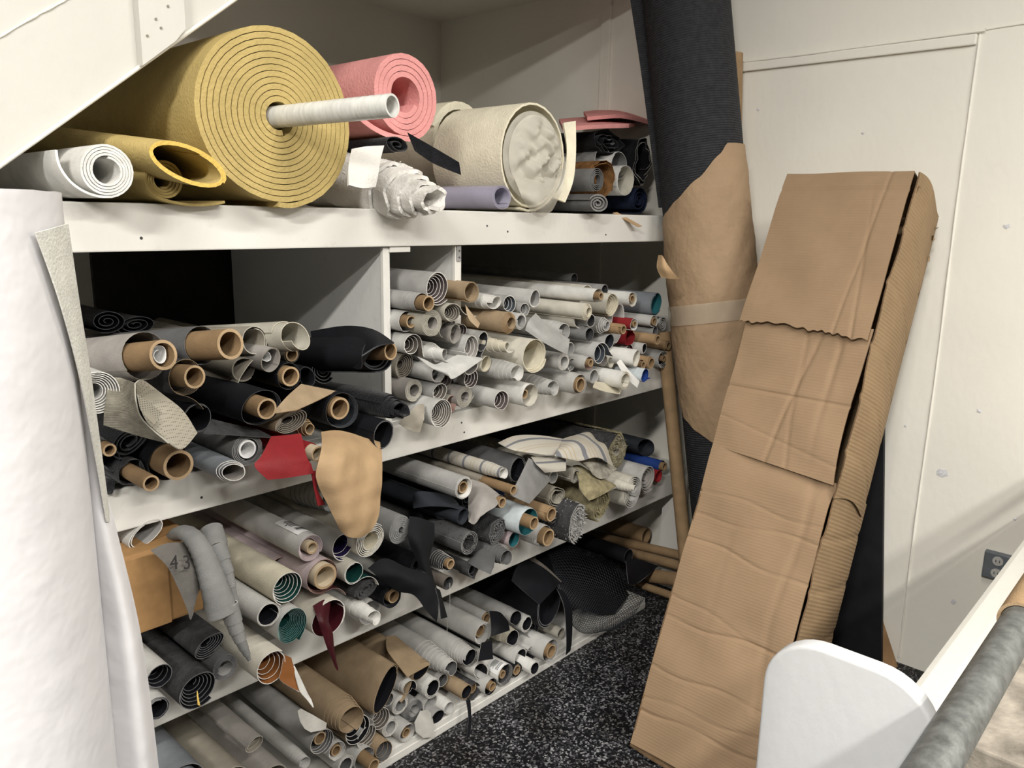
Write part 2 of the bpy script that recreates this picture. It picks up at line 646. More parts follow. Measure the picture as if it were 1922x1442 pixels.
def aim(o, loc, yaw=0.0, pitch=0.0, roll=0.0):
    o.location = loc
    # yaw>0: the front end swings to +X, pitch>0: the front end is lifted
    o.rotation_euler = (math.radians(-pitch), math.radians(roll), math.radians(yaw))
    return o


ROLLN = [0]


def roll(name, label, loc, ro, ri, turns, cols, group, L=1.25, yaw=0, pitch=0, core=None, stuffing=None, tag_sticker=None, th=0.0016, **kw):
    """one roll of sheet goods: thing > rolled_sheet, core_tube"""
    ROLLN[0] += 1
    t = thing(name, label, kw.pop('cat', 'fabric roll'), group=group)
    tuft = kw.pop('tuft', None)
    if tuft:
        pile(t, ro, kw.get('sq', 1), kw.get('sqa', 0), pm(tuft[0]), tuft[1], tuft[2], ROLLN[0])
    aim(t, loc, yaw, pitch)
    mo, mi, me_ = (pm(c) if c in P else MATS[c] for c in cols)
    rolled_sheet('rolled_sheet', ri, ro, turns, th, L, mo, mi, me_, parent=t, seed=ROLLN[0], **kw)
    if core:
        rc, out, off, ck = core
        w = max(0.0035, rc * 0.2)
        c = tube('core_tube', [(off[0], -out, off[1]), (off[0], L + .01, off[1])], rc, pm(ck), t, wall=w, seg=28, endmat=pm('coreend' if ck != 'paper' else 'paper'))
    if stuffing:
        rs, off = stuffing
        s = rolled_sheet('tissue_paper', rs * .5, rs, 1.3, .001, .12, pm('paper'), pm('paper'), pm('paper'), parent=t, wob=.12, seed=ROLLN[0] + 5)
        if core:
            s.scale = (core[0] * .7 / rs, .5, core[0] * .7 / rs)
            s.location = (core[2][0], -core[1] + .012, core[2][1])
        else:
            s.location = (off[0], .015, off[1])
    if tag_sticker:
        sticker(t, ro, *tag_sticker)
    return t


M_INK = mat('printed_ink', (0.05, 0.05, 0.05), 0.8, 0.1)


def sticker(parent, ro, y0, y1, a0, a1, stamp):
    """paper label glued round the roll, with printed bar code and lines as thin strips"""
    def patch(name, ya, yb, aa, ab, lift, mt, par):
        n = 8
        V, Fc = [], []
        for i in range(n + 1):
            a = math.radians(aa + (ab - aa) * i / n)
            for r in (ro + lift, ro + lift + .0004):
                for y in (ya, yb):
                    V.append((r * math.cos(a), y, r * math.sin(a)))
        for i in range(n):
            k, q = 4 * i, 4 * i + 4
            for a, b in ((0, 1), (1, 3), (3, 2), (2, 0)):
                Fc.append((k + a, k + b, q + b, q + a))
        Fc += [(0, 1, 3, 2), (4 * n, 4 * n + 2, 4 * n + 3, 4 * n + 1)]
        return new_obj(name, V, Fc, [mt], par)
    s = patch('paper_label', y0, y1, a0, a1, .001, pm('paper'), parent)
    rr = random.Random(stamp)
    span = y1 - y0
    da = a1 - a0
    k = 0
    V = 0
    y = y0 + span * .16
    while y < y0 + span * .36:
        w = rr.choice((.0012, .002, .003))
        if k % 2 == 0:
            patch('printed_bar', y, y + w, a0 + da * .1, a0 + da * .75, .0016, M_INK, s)
        y += w
        k += 1
    for q in range(6):
        y = y0 + span * (.46 + .075 * q)
        patch('printed_line', y, y + span * .028, a0 + da * .15, a0 + da * rr.uniform(.55, .9), .0016, M_INK, s)
    return s



# ------------------------------------------------------------------ measured positions in metres (x along the shelves, y into them, z up)
D = {
    'thread': [(1.2649, -0.15, 0.5411), (1.2609, -0.155, 0.5142), (1.2643, -0.15, 0.47), (1.2673, -0.14, 0.4373), (1.2726, -0.13, 0.3646)],
    'white_flap': [[(0.2446, -0.6941, 1.4281), (0.2622, -0.6817, 1.4317), (0.2865, -0.6529, 1.4357)], [(0.2625, -0.6818, 1.3663), (0.2763, -0.6653, 1.3641), (0.2942, -0.6396, 1.3609)], [(0.2815, -0.6586, 1.2879), (0.2894, -0.6485, 1.2854), (0.303, -0.6268, 1.2804)], [(0.2961, -0.6403, 1.1907), (0.3018, -0.6316, 1.1876), (0.3079, -0.6232, 1.1843)], [(0.3035, -0.6322, 1.114), (0.3066, -0.628, 1.112), (0.3119, -0.6193, 1.108)]],
    'white_flap2': [[(0.2945, -0.6081, 1.3133), (0.2969, -0.6089, 1.3131), (0.2997, -0.6098, 1.3129)], [(0.2918, -0.6072, 1.1599), (0.2998, -0.6204, 1.1612), (0.3092, -0.6183, 1.1584)], [(0.2918, -0.6072, 1.0977), (0.3007, -0.6312, 1.1021), (0.3186, -0.6163, 1.0925)], [(0.2918, -0.6072, 0.9675), (0.3116, -0.6404, 0.9727), (0.3348, -0.6169, 0.9538)], [(0.2897, -0.6065, 0.7998), (0.3164, -0.6368, 0.8012), (0.3425, -0.6145, 0.7746)], [(0.2887, -0.6062, 0.7134), (0.3139, -0.6359, 0.7155), (0.3419, -0.6143, 0.6845)]],
    'black_board': [(-0.8146, 0.002), (-0.7303, 0.8506), (-0.4703, 0.8606), (-0.4703, 0.002)],
    'ply_strip': [(-0.853, 0.002), (-0.7876, 0.15), (-0.7236, 0.17), (-0.7236, 0.002)],
    'dark_base': (2.4, -0.425, 0.025),
    'dark_top': (2.4, 0.034, 2.575),
    'wrap_top': [(2.3429, -0.2579, 1.6873), (2.3139, -0.2471, 1.6505), (2.2698, -0.2032, 1.5771), (2.2593, -0.1377, 1.5119), (2.2796, -0.0884, 1.4702), (2.3214, -0.0446, 1.4268)],
    'wrap_low': [(2.3165, -0.1399, 0.8584), (2.2835, -0.2028, 0.801), (2.2597, -0.2689, 0.769), (2.2616, -0.3277, 0.7447), (2.2847, -0.3826, 0.7285), (2.3071, -0.4089, 0.7206)],
    'tape_z': 1.1448,
    'curl': [[(2.0408, -0.22, 1.3459), (2.0295, -0.24, 1.3455), (2.0358, -0.25, 1.3272)], [(2.0357, -0.22, 1.3101), (2.0321, -0.25, 1.3072), (2.0642, -0.26, 1.2956)], [(2.0463, -0.23, 1.2804), (2.0617, -0.25, 1.2778), (2.1058, -0.26, 1.2749)]],
    'kt1': (2.6, -0.1011, 2.0015),
    'kt0': (2.6, -0.224, 0.004),
    'sk1': (2.42, -0.0186, 1.0583),
    'sk0': (2.42, -0.208, 0.004),
    'dflap': [[(2.3058, 0.1513, 2.3497), (2.3518, 0.0852, 2.3476)], [(2.3107, 0.112, 2.1516), (2.3515, 0.0521, 2.1502)], [(2.3186, 0.0678, 1.9506), (2.3512, 0.0187, 1.95)], [(2.3244, 0.0257, 1.7468), (2.3509, -0.0153, 1.7467)], [(2.3306, -0.0264, 1.4878), (2.3484, -0.0546, 1.4883)]],
    'white_board': [(0.0534, 0.004), (0.0534, 0.492), (-0.0488, 0.4902), (-0.0488, 0.004)],
    'stencil': [(0.5915, -0.168, 0.823), (0.577, -0.165, 0.8335)],
    'bent': ([(0.6591, 0.05, 0.7717), (0.6384, -0.03, 0.8215), (0.6274, -0.1, 0.8485), (0.6289, -0.14, 0.839), (0.6343, -0.16, 0.8054), (0.6371, -0.18, 0.7629), (0.6428, -0.195, 0.7094)], [0.0002, 0.0002, 0.0002, 0.0002, 0.0002, 0.0002, 0.0002]),
    'bent_r': [70, 80, 88, 98, 112, 130, 152],
    'cone': ([(0.6571, -0.195, 0.7174), (0.6608, -0.2, 0.689), (0.664, -0.205, 0.669), (0.6674, -0.21, 0.6509), (0.6735, -0.21, 0.6316), (0.6789, -0.21, 0.6167), (0.6824, -0.21, 0.6042)], [0.0002, 0.0002, 0.0002, 0.0002, 0.0002, 0.0002, 0.0002]),
    'cone_r': [84, 74, 64, 52, 40, 30, 16],
    'narrow': ([(0.6784, -0.1, 0.8325), (0.672, -0.13, 0.8125), (0.673, -0.145, 0.7901), (0.6766, -0.155, 0.7674), (0.6779, -0.165, 0.7413), (0.6834, -0.17, 0.7055)], [0.0002, 0.0002, 0.0002, 0.0002, 0.0002, 0.0002]),
    'narrow_r': [112, 96, 78, 60, 44, 24],
    'carton': [(0.5208, -0.06, 0.8159), (0.6716, -0.06, 0.6582), (0.55, -0.06, 0.6631), (0.5718, -0.06, 0.8107)],
    'tubes': [((2.6167, 0.45, 0.103), (2.5173, -0.1, 0.2002), 0.0174), ((2.6297, 0.4, 0.0677), (2.4333, -0.15, 0.2009), 0.0174), ((2.5248, 0.12, 0.0504), (2.4219, -0.16, 0.1554), 0.0264), ((2.4662, 0.08, 0.0469), (2.3819, -0.16, 0.101), 0.0139)],
    'net': [[(2.0109, 0.15, 0.2996), (2.1392, 0.15, 0.2801), (2.2646, 0.12, 0.2135), (2.4171, 0.1, 0.1103), (2.4805, 0.02, 0.0261)], [(1.906, 0.02, 0.2786), (1.9893, 0, 0.2472), (2.0778, -0.02, 0.2036), (2.1734, -0.04, 0.1362), (2.282, -0.08, 0.0902)], [(1.8943, -0.02, 0.2253), (1.9373, -0.06, 0.1907), (2.0007, -0.08, 0.1549), (2.0749, -0.1, 0.1144), (2.1512, -0.12, 0.0926)], [(1.9219, -0.03, 0.1275), (1.9561, -0.05, 0.0876), (2.0108, -0.06, 0.0647), (2.0365, -0.08, 0.0697), (2.0864, -0.1, 0.0651)]],
    'strap': [[(1.4265, -0.045, 0.0847), (1.4436, -0.045, 0.0765)], [(1.4123, -0.07, 0.0465), (1.423, -0.07, 0.0412)], [(1.389, -0.0864, 0.003), (1.403, -0.0864, 0.003)]],
    'drum': [(1.7052, -0.01, 1.613), 0.1366],
    'tulle': [[(1.6567, 0.03, 1.5973), (1.7672, 0.03, 1.6091), (1.9033, 0.03, 1.6282)], [(1.5986, -0.06, 1.5138), (1.6406, -0.09, 1.5052), (1.7797, -0.06, 1.5302)], [(1.6609, -0.05, 1.4609), (1.6893, -0.06, 1.4477), (1.7488, -0.05, 1.47)]],
    'ytube': [(0.8784, -0.02, 1.6338), (0.949, -0.34, 1.6414)],
    'ytube_r': 0.021,
}
CHIPS = [(-0.9025, 0.6833, 0.016, 0), (-0.9775, 0.8974, 0.007, 1), (-0.9804, 1.4473, 0.008, 2), (-0.7775, 0.8118, 0.005, 3), (-0.1836, 1.8277, 0.006, 4), (-0.9825, 0.2715, 0.008, 5), (-0.5466, 1.7287, 0.005, 6), (-1.1112, 0.5873, 0.006, 7)]
NAILS = []


# ------------------------------------------------------------------ the setting
WX = 2.68          # right-hand wall
BY = 1.44          # back of the shelves
LX = -1.2          # far left end of the shelves (out of view)

fl = structure(box('floor', (-3, -4.5, -0.1), (WX + .3, BY + .3, 0), M_FLOOR))
wr = structure(box('wall_right', (WX, -4.5, 0), (WX + .12, BY + .12, 3.4), M_WALL))
wb = structure(box('wall_back', (LX - .2, BY, 0), (WX, BY + .12, 3.4), M_WALL))
ce = structure(box('ceiling', (LX - .2, 0.03, 2.333), (WX, BY, 2.40), M_WALL))

# caulked seams and battens on the right wall, each a proud strip
def bead(name, pts, r, mt, par=None):
    pp = catmull(pts, 8)
    rr = random.Random(len(pts) * 7 + int(abs(pts[0][2]) * 100))
    rad = [r * rr.uniform(.6, 1.25) for _ in pp]
    return tube(name, pp, rad, mt, par, seg=8)

t = structure(box('trim_1', (WX - .012, -.84, 1.955), (WX, .03, 1.985), M_WALL, bevel=.004))
bead('caulk_bead', [(WX - .010, .02, 1.988), (WX - .011, -.3, 1.986), (WX - .010, -.6, 1.988), (WX - .010, -.86, 1.990)], .004, M_WALL, t)
t = structure(bead('trim_2', [(WX - .001, -.845, 1.985), (WX - .001, -.842, 1.5), (WX - .001, -.845, 1.0), (WX - .001, -.842, .5), (WX - .001, -.845, .02)], .0035, M_WALL))
t = structure(bead('trim_3', [(WX - .001, -.86, 1.995), (WX - .001, -1.1, 2.0), (WX - .001, -1.5, 2.0)], .004, M_WALL))
t = structure(box('trim_4', (WX - .014, .452, 1.464), (WX, .495, 2.333), M_WALL, bevel=.003))
t = structure(box('trim_5', (WX - .014, .452, .94), (WX, .495, 1.372), M_WALL, bevel=.003))
t = structure(box('trim_6', (WX - .014, .452, .507), (WX, .495, .85), M_WALL, bevel=.003))
# chipped plaster spots and scuffs in the paint of the right wall
def chip(y, z, r, seed):
    rr = random.Random(seed)
    n = 11
    V = [(WX - .0022, y, z)]
    for i in range(n):
        a = 6.283 * i / n
        q = r * rr.uniform(.55, 1.25)
        V.append((WX - .0008, y + q * math.cos(a), z + q * math.sin(a)))
    return new_obj('paint_chip', V, [(0, 1 + (i + 1) % n, 1 + i) for i in range(n)], [M_CHIP], wr)
M_CHIP = mat('bare_plaster', (0.62, 0.62, 0.64), .9, .25, 200)
for y, z, r, s in CHIPS:
    chip(y, z, r, s)

# ------------------------------------------------------------------ shelves and dividers
RAILS = []


def shelf(label, z0, z1, yb=BY, x0=LX, front_h=None):
    t = thing('storage_shelf', label, 'shelf')
    box('shelf_board', (x0, .02, z1 - .02), (WX - .002, yb, z1), M_SHELF, t, .002)
    box('front_rail', (x0, -.018, z0), (WX - .002, .0205, z1 - .001), M_SHELF, t, .003)
    RAILS.append(t)
    return t

shelf('deep white top shelf holding the foam and batting rolls', 1.376, 1.463)
shelf('deep white second shelf divided into bays of vinyl rolls', .853, .938)
shelf('deep white third shelf between the second shelf and the bottom one', .418, .505)
t = thing('storage_shelf', 'low white bottom shelf standing directly on the black flecked floor', 'shelf')
box('shelf_board', (LX, -.018, .022), (2.40, BY, .042), M_SHELF, t, .002)
box('front_rail', (LX, -.02, 0.0), (2.40, .018, .0225), M_SHELF, t, .002)

t = thing('shelf_divider', 'scuffed grey painted divider panel beside the black vinyl rolls', 'divider')
box('divider_panel', (1.186, .004, .939), (1.200, .72, 1.374), M_DIV, t, .001)
box('front_edge', (1.183, -.006, .939), (1.203, .005, 1.374), M_SHELF, t, .001)
t2 = box('top_cleat', (1.200, -.012, 1.362), (1.262, -.004, 1.3755), M_SHELF, t, .001)
t = thing('shelf_divider', 'second white divider panel with a small metal bracket at its top', 'divider')
box('divider_panel', (1.418, .004, .939), (1.436, 1.40, 1.374), M_DIV, t, .001)
box('front_edge', (1.416, -.006, .939), (1.438, .005, 1.374), M_SHELF, t, .001)
b_ = box('metal_bracket', (1.420, -.010, 1.335), (1.434, -.0055, 1.374), pm('silver'), t, .001)
for z in (1.345, 1.362):
    tube('screw_head', [(1.427, -.0125, z), (1.427, -.0095, z)], .0022, pm('dgrey'), b_, seg=10)

tag(box('shade_board', (.80, .735, .94), (1.198, .75, 1.374), mat('shade_dark', (0.012, 0.009, 0.007), .8, .5, 12)), 'added dark board standing in for the shade behind the left bay rolls', 'shade_panel')  # added board; its near-black colour stands in for the shade deep in the bay
# nail holes and scuffs in the front rails
for (x, z) in ((1.43, .905), (1.44, .876), (.70, .88), (1.60, 1.41), (2.05, 1.40), (1.52, 1.425), (.62, 1.40)):
    tube('nail_hole', [(x, -.0187, z), (x, -.017, z)], .0028, pm('char'), RAILS[0 if z > 1 else 1], seg=8)

# ------------------------------------------------------------------ slanted stair panel, top left
M_STAIR = paint('stair_panel_paint', (0.60, 0.585, 0.54), .12)
sx0, sz0, sx1, sz1 = .412, 1.522, .828, 1.846
sl = (sz1 - sz0) / (sx1 - sx0)
xa, xb = -.9, .96
za, zb = sz0 + (xa - sx0) * sl, sz0 + (xb - sx0) * sl
t = thing('stair_side_panel', 'white painted slanting panel of the stair at the upper left', 'panel')
prism('side_board', [(xa, max(za, 1.47)), (sx0 - .06, sz0 - .06 * sl), (xb, zb), (xb, 3.2), (xa, 3.2)], 1, -.03, -.002, M_STAIR, t)
bx0, bx1 = .632, .713
zc0, zc1 = sz0 + (bx0 - sx0) * sl, sz0 + (bx1 - sx0) * sl
prism('upright_batten', [(bx0, zc0 + .002), (bx1 - .02, zc1 - .012), (bx1, zc1 + .012), (bx1, 3.2), (bx0, 3.2)], 1, -.052, -.0305, M_STAIR, t)
# underside lip along the slant
d = Vector((sx1 - sx0, 0, sz1 - sz0)).normalized()
pa, pb = Vector((sx0, -.034, sz0)) - d * .1, Vector((sx0, -.034, sz0)) + d * 1.2
lip = tube('lower_lip', [pa, pb], .004, M_WALL, t, seg=6)
bead('paint_ridge', [(.41, -.031, 1.70), (.47, -.031, 1.745), (.52, -.031, 1.78), (.56, -.031, 1.81)], .0022, M_WALL, t)
for i, (px_, pz_) in enumerate(((.66, 1.775), (.668, 1.762), (.683, 1.80), (.643, 1.745))):
    tube('nail_head', [(px_, -.054, pz_), (px_, -.0515, pz_)], .0022, pm('taupe'), t, seg=8)
# pencilled cross and line
box('pencil_line', (.540, -.0308, 1.798), (.542, -.0298, 1.84), M_INK, t)
c_ = box('pencil_line', (.525, -.0308, 1.822), (.556, -.0298, 1.8235), M_INK, t)

# ------------------------------------------------------------------ concrete ledge with white edge, outlet
t = thing('concrete_ledge', 'stained concrete ledge with a white painted edge at the right wall', 'ledge')
M_CONC = mat('stained_concrete', (0.30, 0.27, 0.225), .9, .35, 16, .8, 60, col2=(0.20, 0.175, 0.145))
box('slab', (1.24, -2.2, 0.0), (WX - .002, -1.262, .69), M_CONC, t, .004)
box('edge_rail', (1.20, -1.262, .64), (WX - .002, -1.207, .703), M_STAIR, t, .012)

t = thing('wall_outlet', 'grey electrical outlet plate on the right wall above the ledge', 'outlet')
box('outlet_plate', (WX - .022, -1.125, .39), (WX - .0005, -1.05, .475), mat('grey_metal_plate', (0.16, 0.18, 0.20), .45, .1, metallic=.3), t, .004)
for z in (.413, .452):
    so = tube('socket_face', [(WX - .0245, -1.088, z), (WX - .0215, -1.088, z)], .0145, pm('lgrey'), t, seg=20)
    for dy in (-.005, .005):
        box('slot', (WX - .0252, -1.088 + dy - .001, z - .004), (WX - .0243, -1.088 + dy + .001, z + .004), M_INK, so)

# ------------------------------------------------------------------ pipe rack in the right foreground
def rounded_board(name, label, x0, x1, y0, y1, ztop, rad, group=None):
    """upright plywood plate, rounded at its two upper corners, standing on the floor"""
    pl = [(y0, 0.0), (y1, 0.0)]
    for a in range(0, 91, 9):
        pl.append((y1 - rad + rad * math.cos(math.radians(a)), ztop - rad + rad * math.sin(math.radians(a))))
    for a in range(90, 181, 9):
        pl.append((y0 + rad + rad * math.cos(math.radians(a)), ztop - rad + rad * math.sin(math.radians(a))))
    bm = bmesh.new()
    v0 = [bm.verts.new((x0, p[0], p[1])) for p in pl]
    f = bm.faces.new(v0)
    r = bmesh.ops.extrude_face_region(bm, geom=[f])
    for v in r['geom']:
        if isinstance(v, bmesh.types.BMVert):
            v.co.x = x1
    bmesh.ops.recalc_face_normals(bm, faces=bm.faces[:])
    es = [e for e in bm.edges if abs(e.verts[0].co.x - e.verts[1].co.x) < 1e-6]
    bmesh.ops.bevel(bm, geom=es, offset=.005, segments=3, affect='EDGES', profile=.5)
    me = bpy.data.meshes.new(name)
    bm.to_mesh(me)
    bm.free()
    me.materials.append(M_PLATE)
    o = bpy.data.objects.new(name, me)
    COL.objects.link(o)
    for p in o.data.polygons:
        p.use_smooth = True
    try:
        o.data.set_sharp_from_angle(angle=math.radians(40))
    except Exception:
        pass
    return tag(o, label, 'rack plate', group)

M_PLATE = paint('white_plate_paint', (0.50, 0.505, 0.51), 0.06)
rounded_board('rack_plate', 'white rounded plywood rack plate in front of the cardboard box', .90, .926, -1.338, -1.133, .944, .072)
rounded_board('rack_plate', 'white rounded rack plate cut off at the lower right corner', .80, .826, -1.60, -1.408, .957, .06)
M_GALV = mat('galvanised_steel', (0.20, 0.21, 0.205), .5, .35, 60, .2, 200, metallic=.75)
t = thing('rack_pipe', 'galvanised steel pipe with a cardboard sleeve beside the rack plate', 'pipe')
tube('steel_pipe', [(.55, -1.364, .948), (2.66, -1.364, .948)], .0215, M_GALV, t, wall=.003, seg=32)
tube('cardboard_sleeve', [(1.14, -1.364, .948), (2.5, -1.364, .948)], .0265, pm('kraft'), t, wall=.004, seg=32, endmat=pm('coreend'))

# ------------------------------------------------------------------ tall white vinyl roll, left foreground
wc = Vector((.163, -.575, 0))
M_WV = mat('white_vinyl', (0.61, 0.597, 0.607), .5, .03, 6, .9, 16, spec=.3)
M_WVB = mat('white_vinyl_back', (0.56, 0.55, 0.50), .8, .10, 40, .3, 300)
t = thing('white_vinyl_roll', 'tall white vinyl roll standing upright at the left edge', 'vinyl roll', wc)
rs = rolled_sheet('rolled_sheet', .05, .14, 16, .0022, 1.46, M_WV, M_WV, M_WV, end=120, parent=t, wob=.004, seg=40, seed=3)
rs.rotation_euler = (math.radians(-90), 0, 0)
rs.location = (0, 0, 1.466)
rs.scale = (1, 1, 1)
drape('loose_edge', [[Vector(p) - wc for p in r] for r in D['white_flap']], .0016, M_WVB, M_WVB, M_WVB, t, n=6)
drape('loose_edge', [[Vector(p) - wc for p in r] for r in D['white_flap2']], .0016, M_WV, M_WV, M_WV, t, n=6)

# ------------------------------------------------------------------ long cardboard box leaning on the wall
B0 = Vector((1.674, -.448, .02))
tilt = math.radians(24.1)
el = Vector((math.sin(tilt), 0, math.cos(tilt)))
et = Vector((math.cos(tilt), 0, -math.sin(tilt)))
ew = Vector((0, -1, 0))
BL, BW, BT = 1.717, .358, .305
bxt = thing('long_cardboard_box', 'long dented brown cardboard box leaning against the right wall', 'box', B0)
bxt.rotation_euler = (0, tilt, 0)
# local frame: z along the box, -y across it, +x into the wall
def panel(name, fn, nu, nv, th, mt, par=bxt):
    G = [[Vector(fn(i / nu, j / nv)) for j in range(nv + 1)] for i in range(nu + 1)]
    return sheet_from_grid(name, G, th, mt, mt, M_BOXIN, par)

rb = random.Random(4)
def dent(u, v, s=1.0):
    return s * (.0035 * math.sin(9 * u + 4 * v) * math.sin(5 * v + 1) + .0012 * math.sin(17 * u + 2) * math.sin(7 * v))

def crease(z, z0, d, w=.006):
    return d * math.exp(-((z - z0) / w) ** 2)

# front: lower panel, middle panel (overlapping it at the fold), upper cap panel
def f_low(u, v):
    z = .0 + u * .872
    x = dent(u * 2, v)
    for z0, sl_, d_ in ((.10, .015, .0055), (.135, .03, .003), (.22, .02, .004), (.36, .03, .0045), (.43, -.05, .0025), (.60, -.02, .004), (.66, .04, .003), (.74, .0, .0025)):
        x += crease(z, z0 + sl_ * v + .006 * math.sin(9 * v + z0 * 40), d_, .0045) * (.4 + .6 * abs(math.sin(3 * v + z0 * 17)))
    x += .004 * math.exp(-((v - .84 - .03 * math.sin(9 * u)) / .018) ** 2) * (u > .25) + .003 * math.exp(-((v - .34) / .012) ** 2) * math.exp(-((u - .62) / .2) ** 2)
    x += .022 * math.exp(-((z - .86) / .035) ** 2) * v ** 1.2
    return (x, -BW * v, z - .03 * v * u)
panel('front_panel_lower', f_low, 230, 40, .004, M_BOX)
def f_mid(u, v):
    z = .868 + u * (1.262 - .868)
    x = dent(u + 3, v) - .004 + crease(z, 1.05 + .012 * v, .0045, .0045) + .006 * math.exp(-((v - .8) / .022) ** 2) * u + .005 * math.exp(-((v - .45 - .2 * u) / .014) ** 2) + .003 * math.exp(-((v - .62 + .1 * u) / .012) ** 2) + crease(z, .96 - .05 * v, .002, .004)
    return (x, -BW * (v * (1 - .05 * (1 - u) * math.sin(3 * u))), z - .035 * v * (1 - u))
panel('front_panel_middle', f_mid, 110, 60, .004, M_BOX)
def f_up(u, v):
    jag = .004 * math.sin(13 * v) * math.sin(29 * v + 1) + .0025 * math.sin(71 * v + 4 * math.sin(9 * v)) + .009 * math.sin(4.2 * v + .4)
    z = (1.235 + jag) + u * (BL - 1.235 - jag)
    x = dent(u + 6, v) - .016 * (1 - u) ** .7 - .006 + .004 * math.exp(-((v - .88 + .15 * u) / .012) ** 2) * (1 - u) + .003 * math.exp(-((v - .74 - .1 * u) / .012) ** 2) + crease(z, 1.66, .004, .006)
    return (x, .012 * (1 - u) - (BW + .010 * (1 - u)) * v, z)
panel('front_panel_cap', f_up, 70, 90, .004, M_BOX)
# right-hand side, two pieces whose wavy torn edge stands just proud of the front
def s_low(u, v):
    z = u * .83
    y = -BW - .0035 - .016 * math.sin(math.pi * v) - (.003 + .003 * math.sin(14 * u) + .002 * math.sin(31 * u)) * (1 - v)
    x = .001 + .003 * math.sin(7 * u + 1) * (1 - v) + v * (BT - .02)
    for z0 in (.12, .27, .41, .55, .69):
        y += crease(z, z0 + .05 * v, .003, .008)
    return (x, y, max(z, (x * math.sin(tilt)) / math.cos(tilt) - .012))
panel('side_panel_lower', s_low, 110, 16, .004, M_BOX2)
def s_up(u, v):
    z = .80 + u * (BL - .80)
    y = -BW - .0045 - .022 * math.sin(math.pi * v) * (1 - u * .5) - (.003 + .003 * math.sin(9 * u) + .002 * math.sin(27 * u)) * (1 - v)
    x = -.003 + .003 * math.sin(8 * u) * (1 - v) + v * (BT - .03)
    for z0 in (.93, 1.08, 1.22, 1.40, 1.55):
        y += crease(z, z0 - .08 * v, .0035, .008)
    return (x, y, z + .012 * math.sin(6 * v))
panel('side_panel_upper', s_up, 120, 16, .004, M_BOX2)
panel('side_panel_far', lambda u, v: (v * (BT - .01), -.002 + .004 * math.sin(8 * u), max(u * BL, v * BT * math.tan(tilt) - .01)), 30, 8, .004, M_BOX2)
panel('back_panel', lambda u, v: (BT - .012 + .003 * math.sin(9 * u), -BW * v, .128 + u * (BL - .128)), 20, 8, .004, M_BOX2)
panel('end_flap', lambda u, v: (.002 + u * (BT - .02), -BW * v, BL - .002 + .006 * math.sin(3 * u) * (1 - v)), 8, 10, .004, M_BOX)
panel('end_flap', lambda u, v: (.03 + u * .12, -.035 - (BW - .06) * v, BL + .010 - .004 * v + .003 * math.sin(4 * v)), 4, 10, .004, M_BOXIN)
for k in range(9):      # frayed paper at the torn upper right corner
    a = rb.uniform(0, 6)
    z = BL - .05 - rb.uniform(0, .11) * (k > 3)
    x = .02 + (k > 3) * (BT - .075)
    new_obj('torn_paper', [(x, -BW - .006, z), (x + .02 * math.cos(a), -BW - .018, z + .02 * math.sin(a)), (x + .012 * math.cos(a + 1.4), -BW - .014, z + .012 * math.sin(a + 1.4)), (x + .004, -BW - .002, z + .004)], [(0, 1, 2), (0, 2, 3), (0, 3, 1), (1, 3, 2)], [M_BOX2], bxt)
panel('bottom_flap', lambda u, v: (.0 + u * .10, -BW * v, -.006 + u * .05 - .008 * math.sin(5 * v)), 4, 10, .004, M_BOXIN)

# ------------------------------------------------------------------ black board and plywood behind the box
t = tag(prism('tall_black_board', D['black_board'], 0, WX - .075, WX - .06, mat('matt_black_board', (0.010, 0.010, 0.012), .6, .2, 20), None), 'matt black board standing between the cardboard box and the wall', 'board')
t = tag(prism('plywood_strip', D['ply_strip'], 0, WX - .045, WX - .03, mat('raw_plywood', (0.40, 0.24, 0.12), .8, .2, 20), None), 'thin raw plywood strip behind the black board', 'board')

# ------------------------------------------------------------------ big dark ribbed roll in kraft paper, leaning by the shelves
M_RIB = ribbed('charcoal_ribbed_cloth', (0.030, 0.031, 0.035), 42, 'Z', 1.0)
M_KRAFT = mat('kraft_paper', (0.345, 0.238, 0.145), .75, .05, 14, .9, 40)
M_TAPE = mat('clear_tape', (0.60, 0.50, 0.38), .12, .05, 20, alpha=.35, spec=.6)
a_, b_ = Vector(D['dark_base']), Vector(D['dark_top'])
ax = (b_ - a_)
LEN = ax.length
t = thing('dark_cloth_roll', 'thick charcoal ribbed cloth roll half wrapped in kraft paper, leaning upright', 'fabric roll', a_)
q = ax.normalized().to_track_quat('Z', 'Y')
t.rotation_mode = 'QUATERNION'
t.rotation_quaternion = q
R0 = .138
tube('rolled_cloth', [(0, 0, i * LEN / 40) for i in range(41)], R0, M_RIB, t, seg=64)
qi = q.inverted()
def on_roll(p, r):
    v = qi @ (Vector(p) - a_)
    return math.atan2(v.y, v.x), v.z
# wrap with slanting upper and lower borders, following the photographed outline
def wrap_mesh(name, rows, r, mt, par, th=.002):
    G = []
    for (z, a0, a1) in rows:
        G.append([Vector((r(z, a) * math.cos(a), r(z, a) * math.sin(a), z)) for a in [a0 + (a1 - a0) * k / 48 for k in range(49)]])
    return sheet_from_grid(name, G, th, mt, mt, mt, par)
vc = qi @ (CAM - a_)
A_CAM = math.atan2(vc.y, vc.x)          # the side that faces the room
zt = [qi @ (Vector(p) - a_) for p in D['wrap_top']]
zl = [qi @ (Vector(p) - a_) for p in D['wrap_low']]
def border(pts, f):
    pts = sorted(((math.atan2(p.y, p.x) - A_CAM + math.pi) % (2 * math.pi) - math.pi, p.z) for p in pts)
    if f <= pts[0][0]:
        return pts[0][1]
    for (x0, y0), (x1, y1) in zip(pts, pts[1:]):
        if f <= x1:
            s = (f - x0) / (x1 - x0)
            return y0 + (y1 - y0) * (s * s * (3 - 2 * s) * .5 + s * .5)
    return pts[-1][1]
G = []
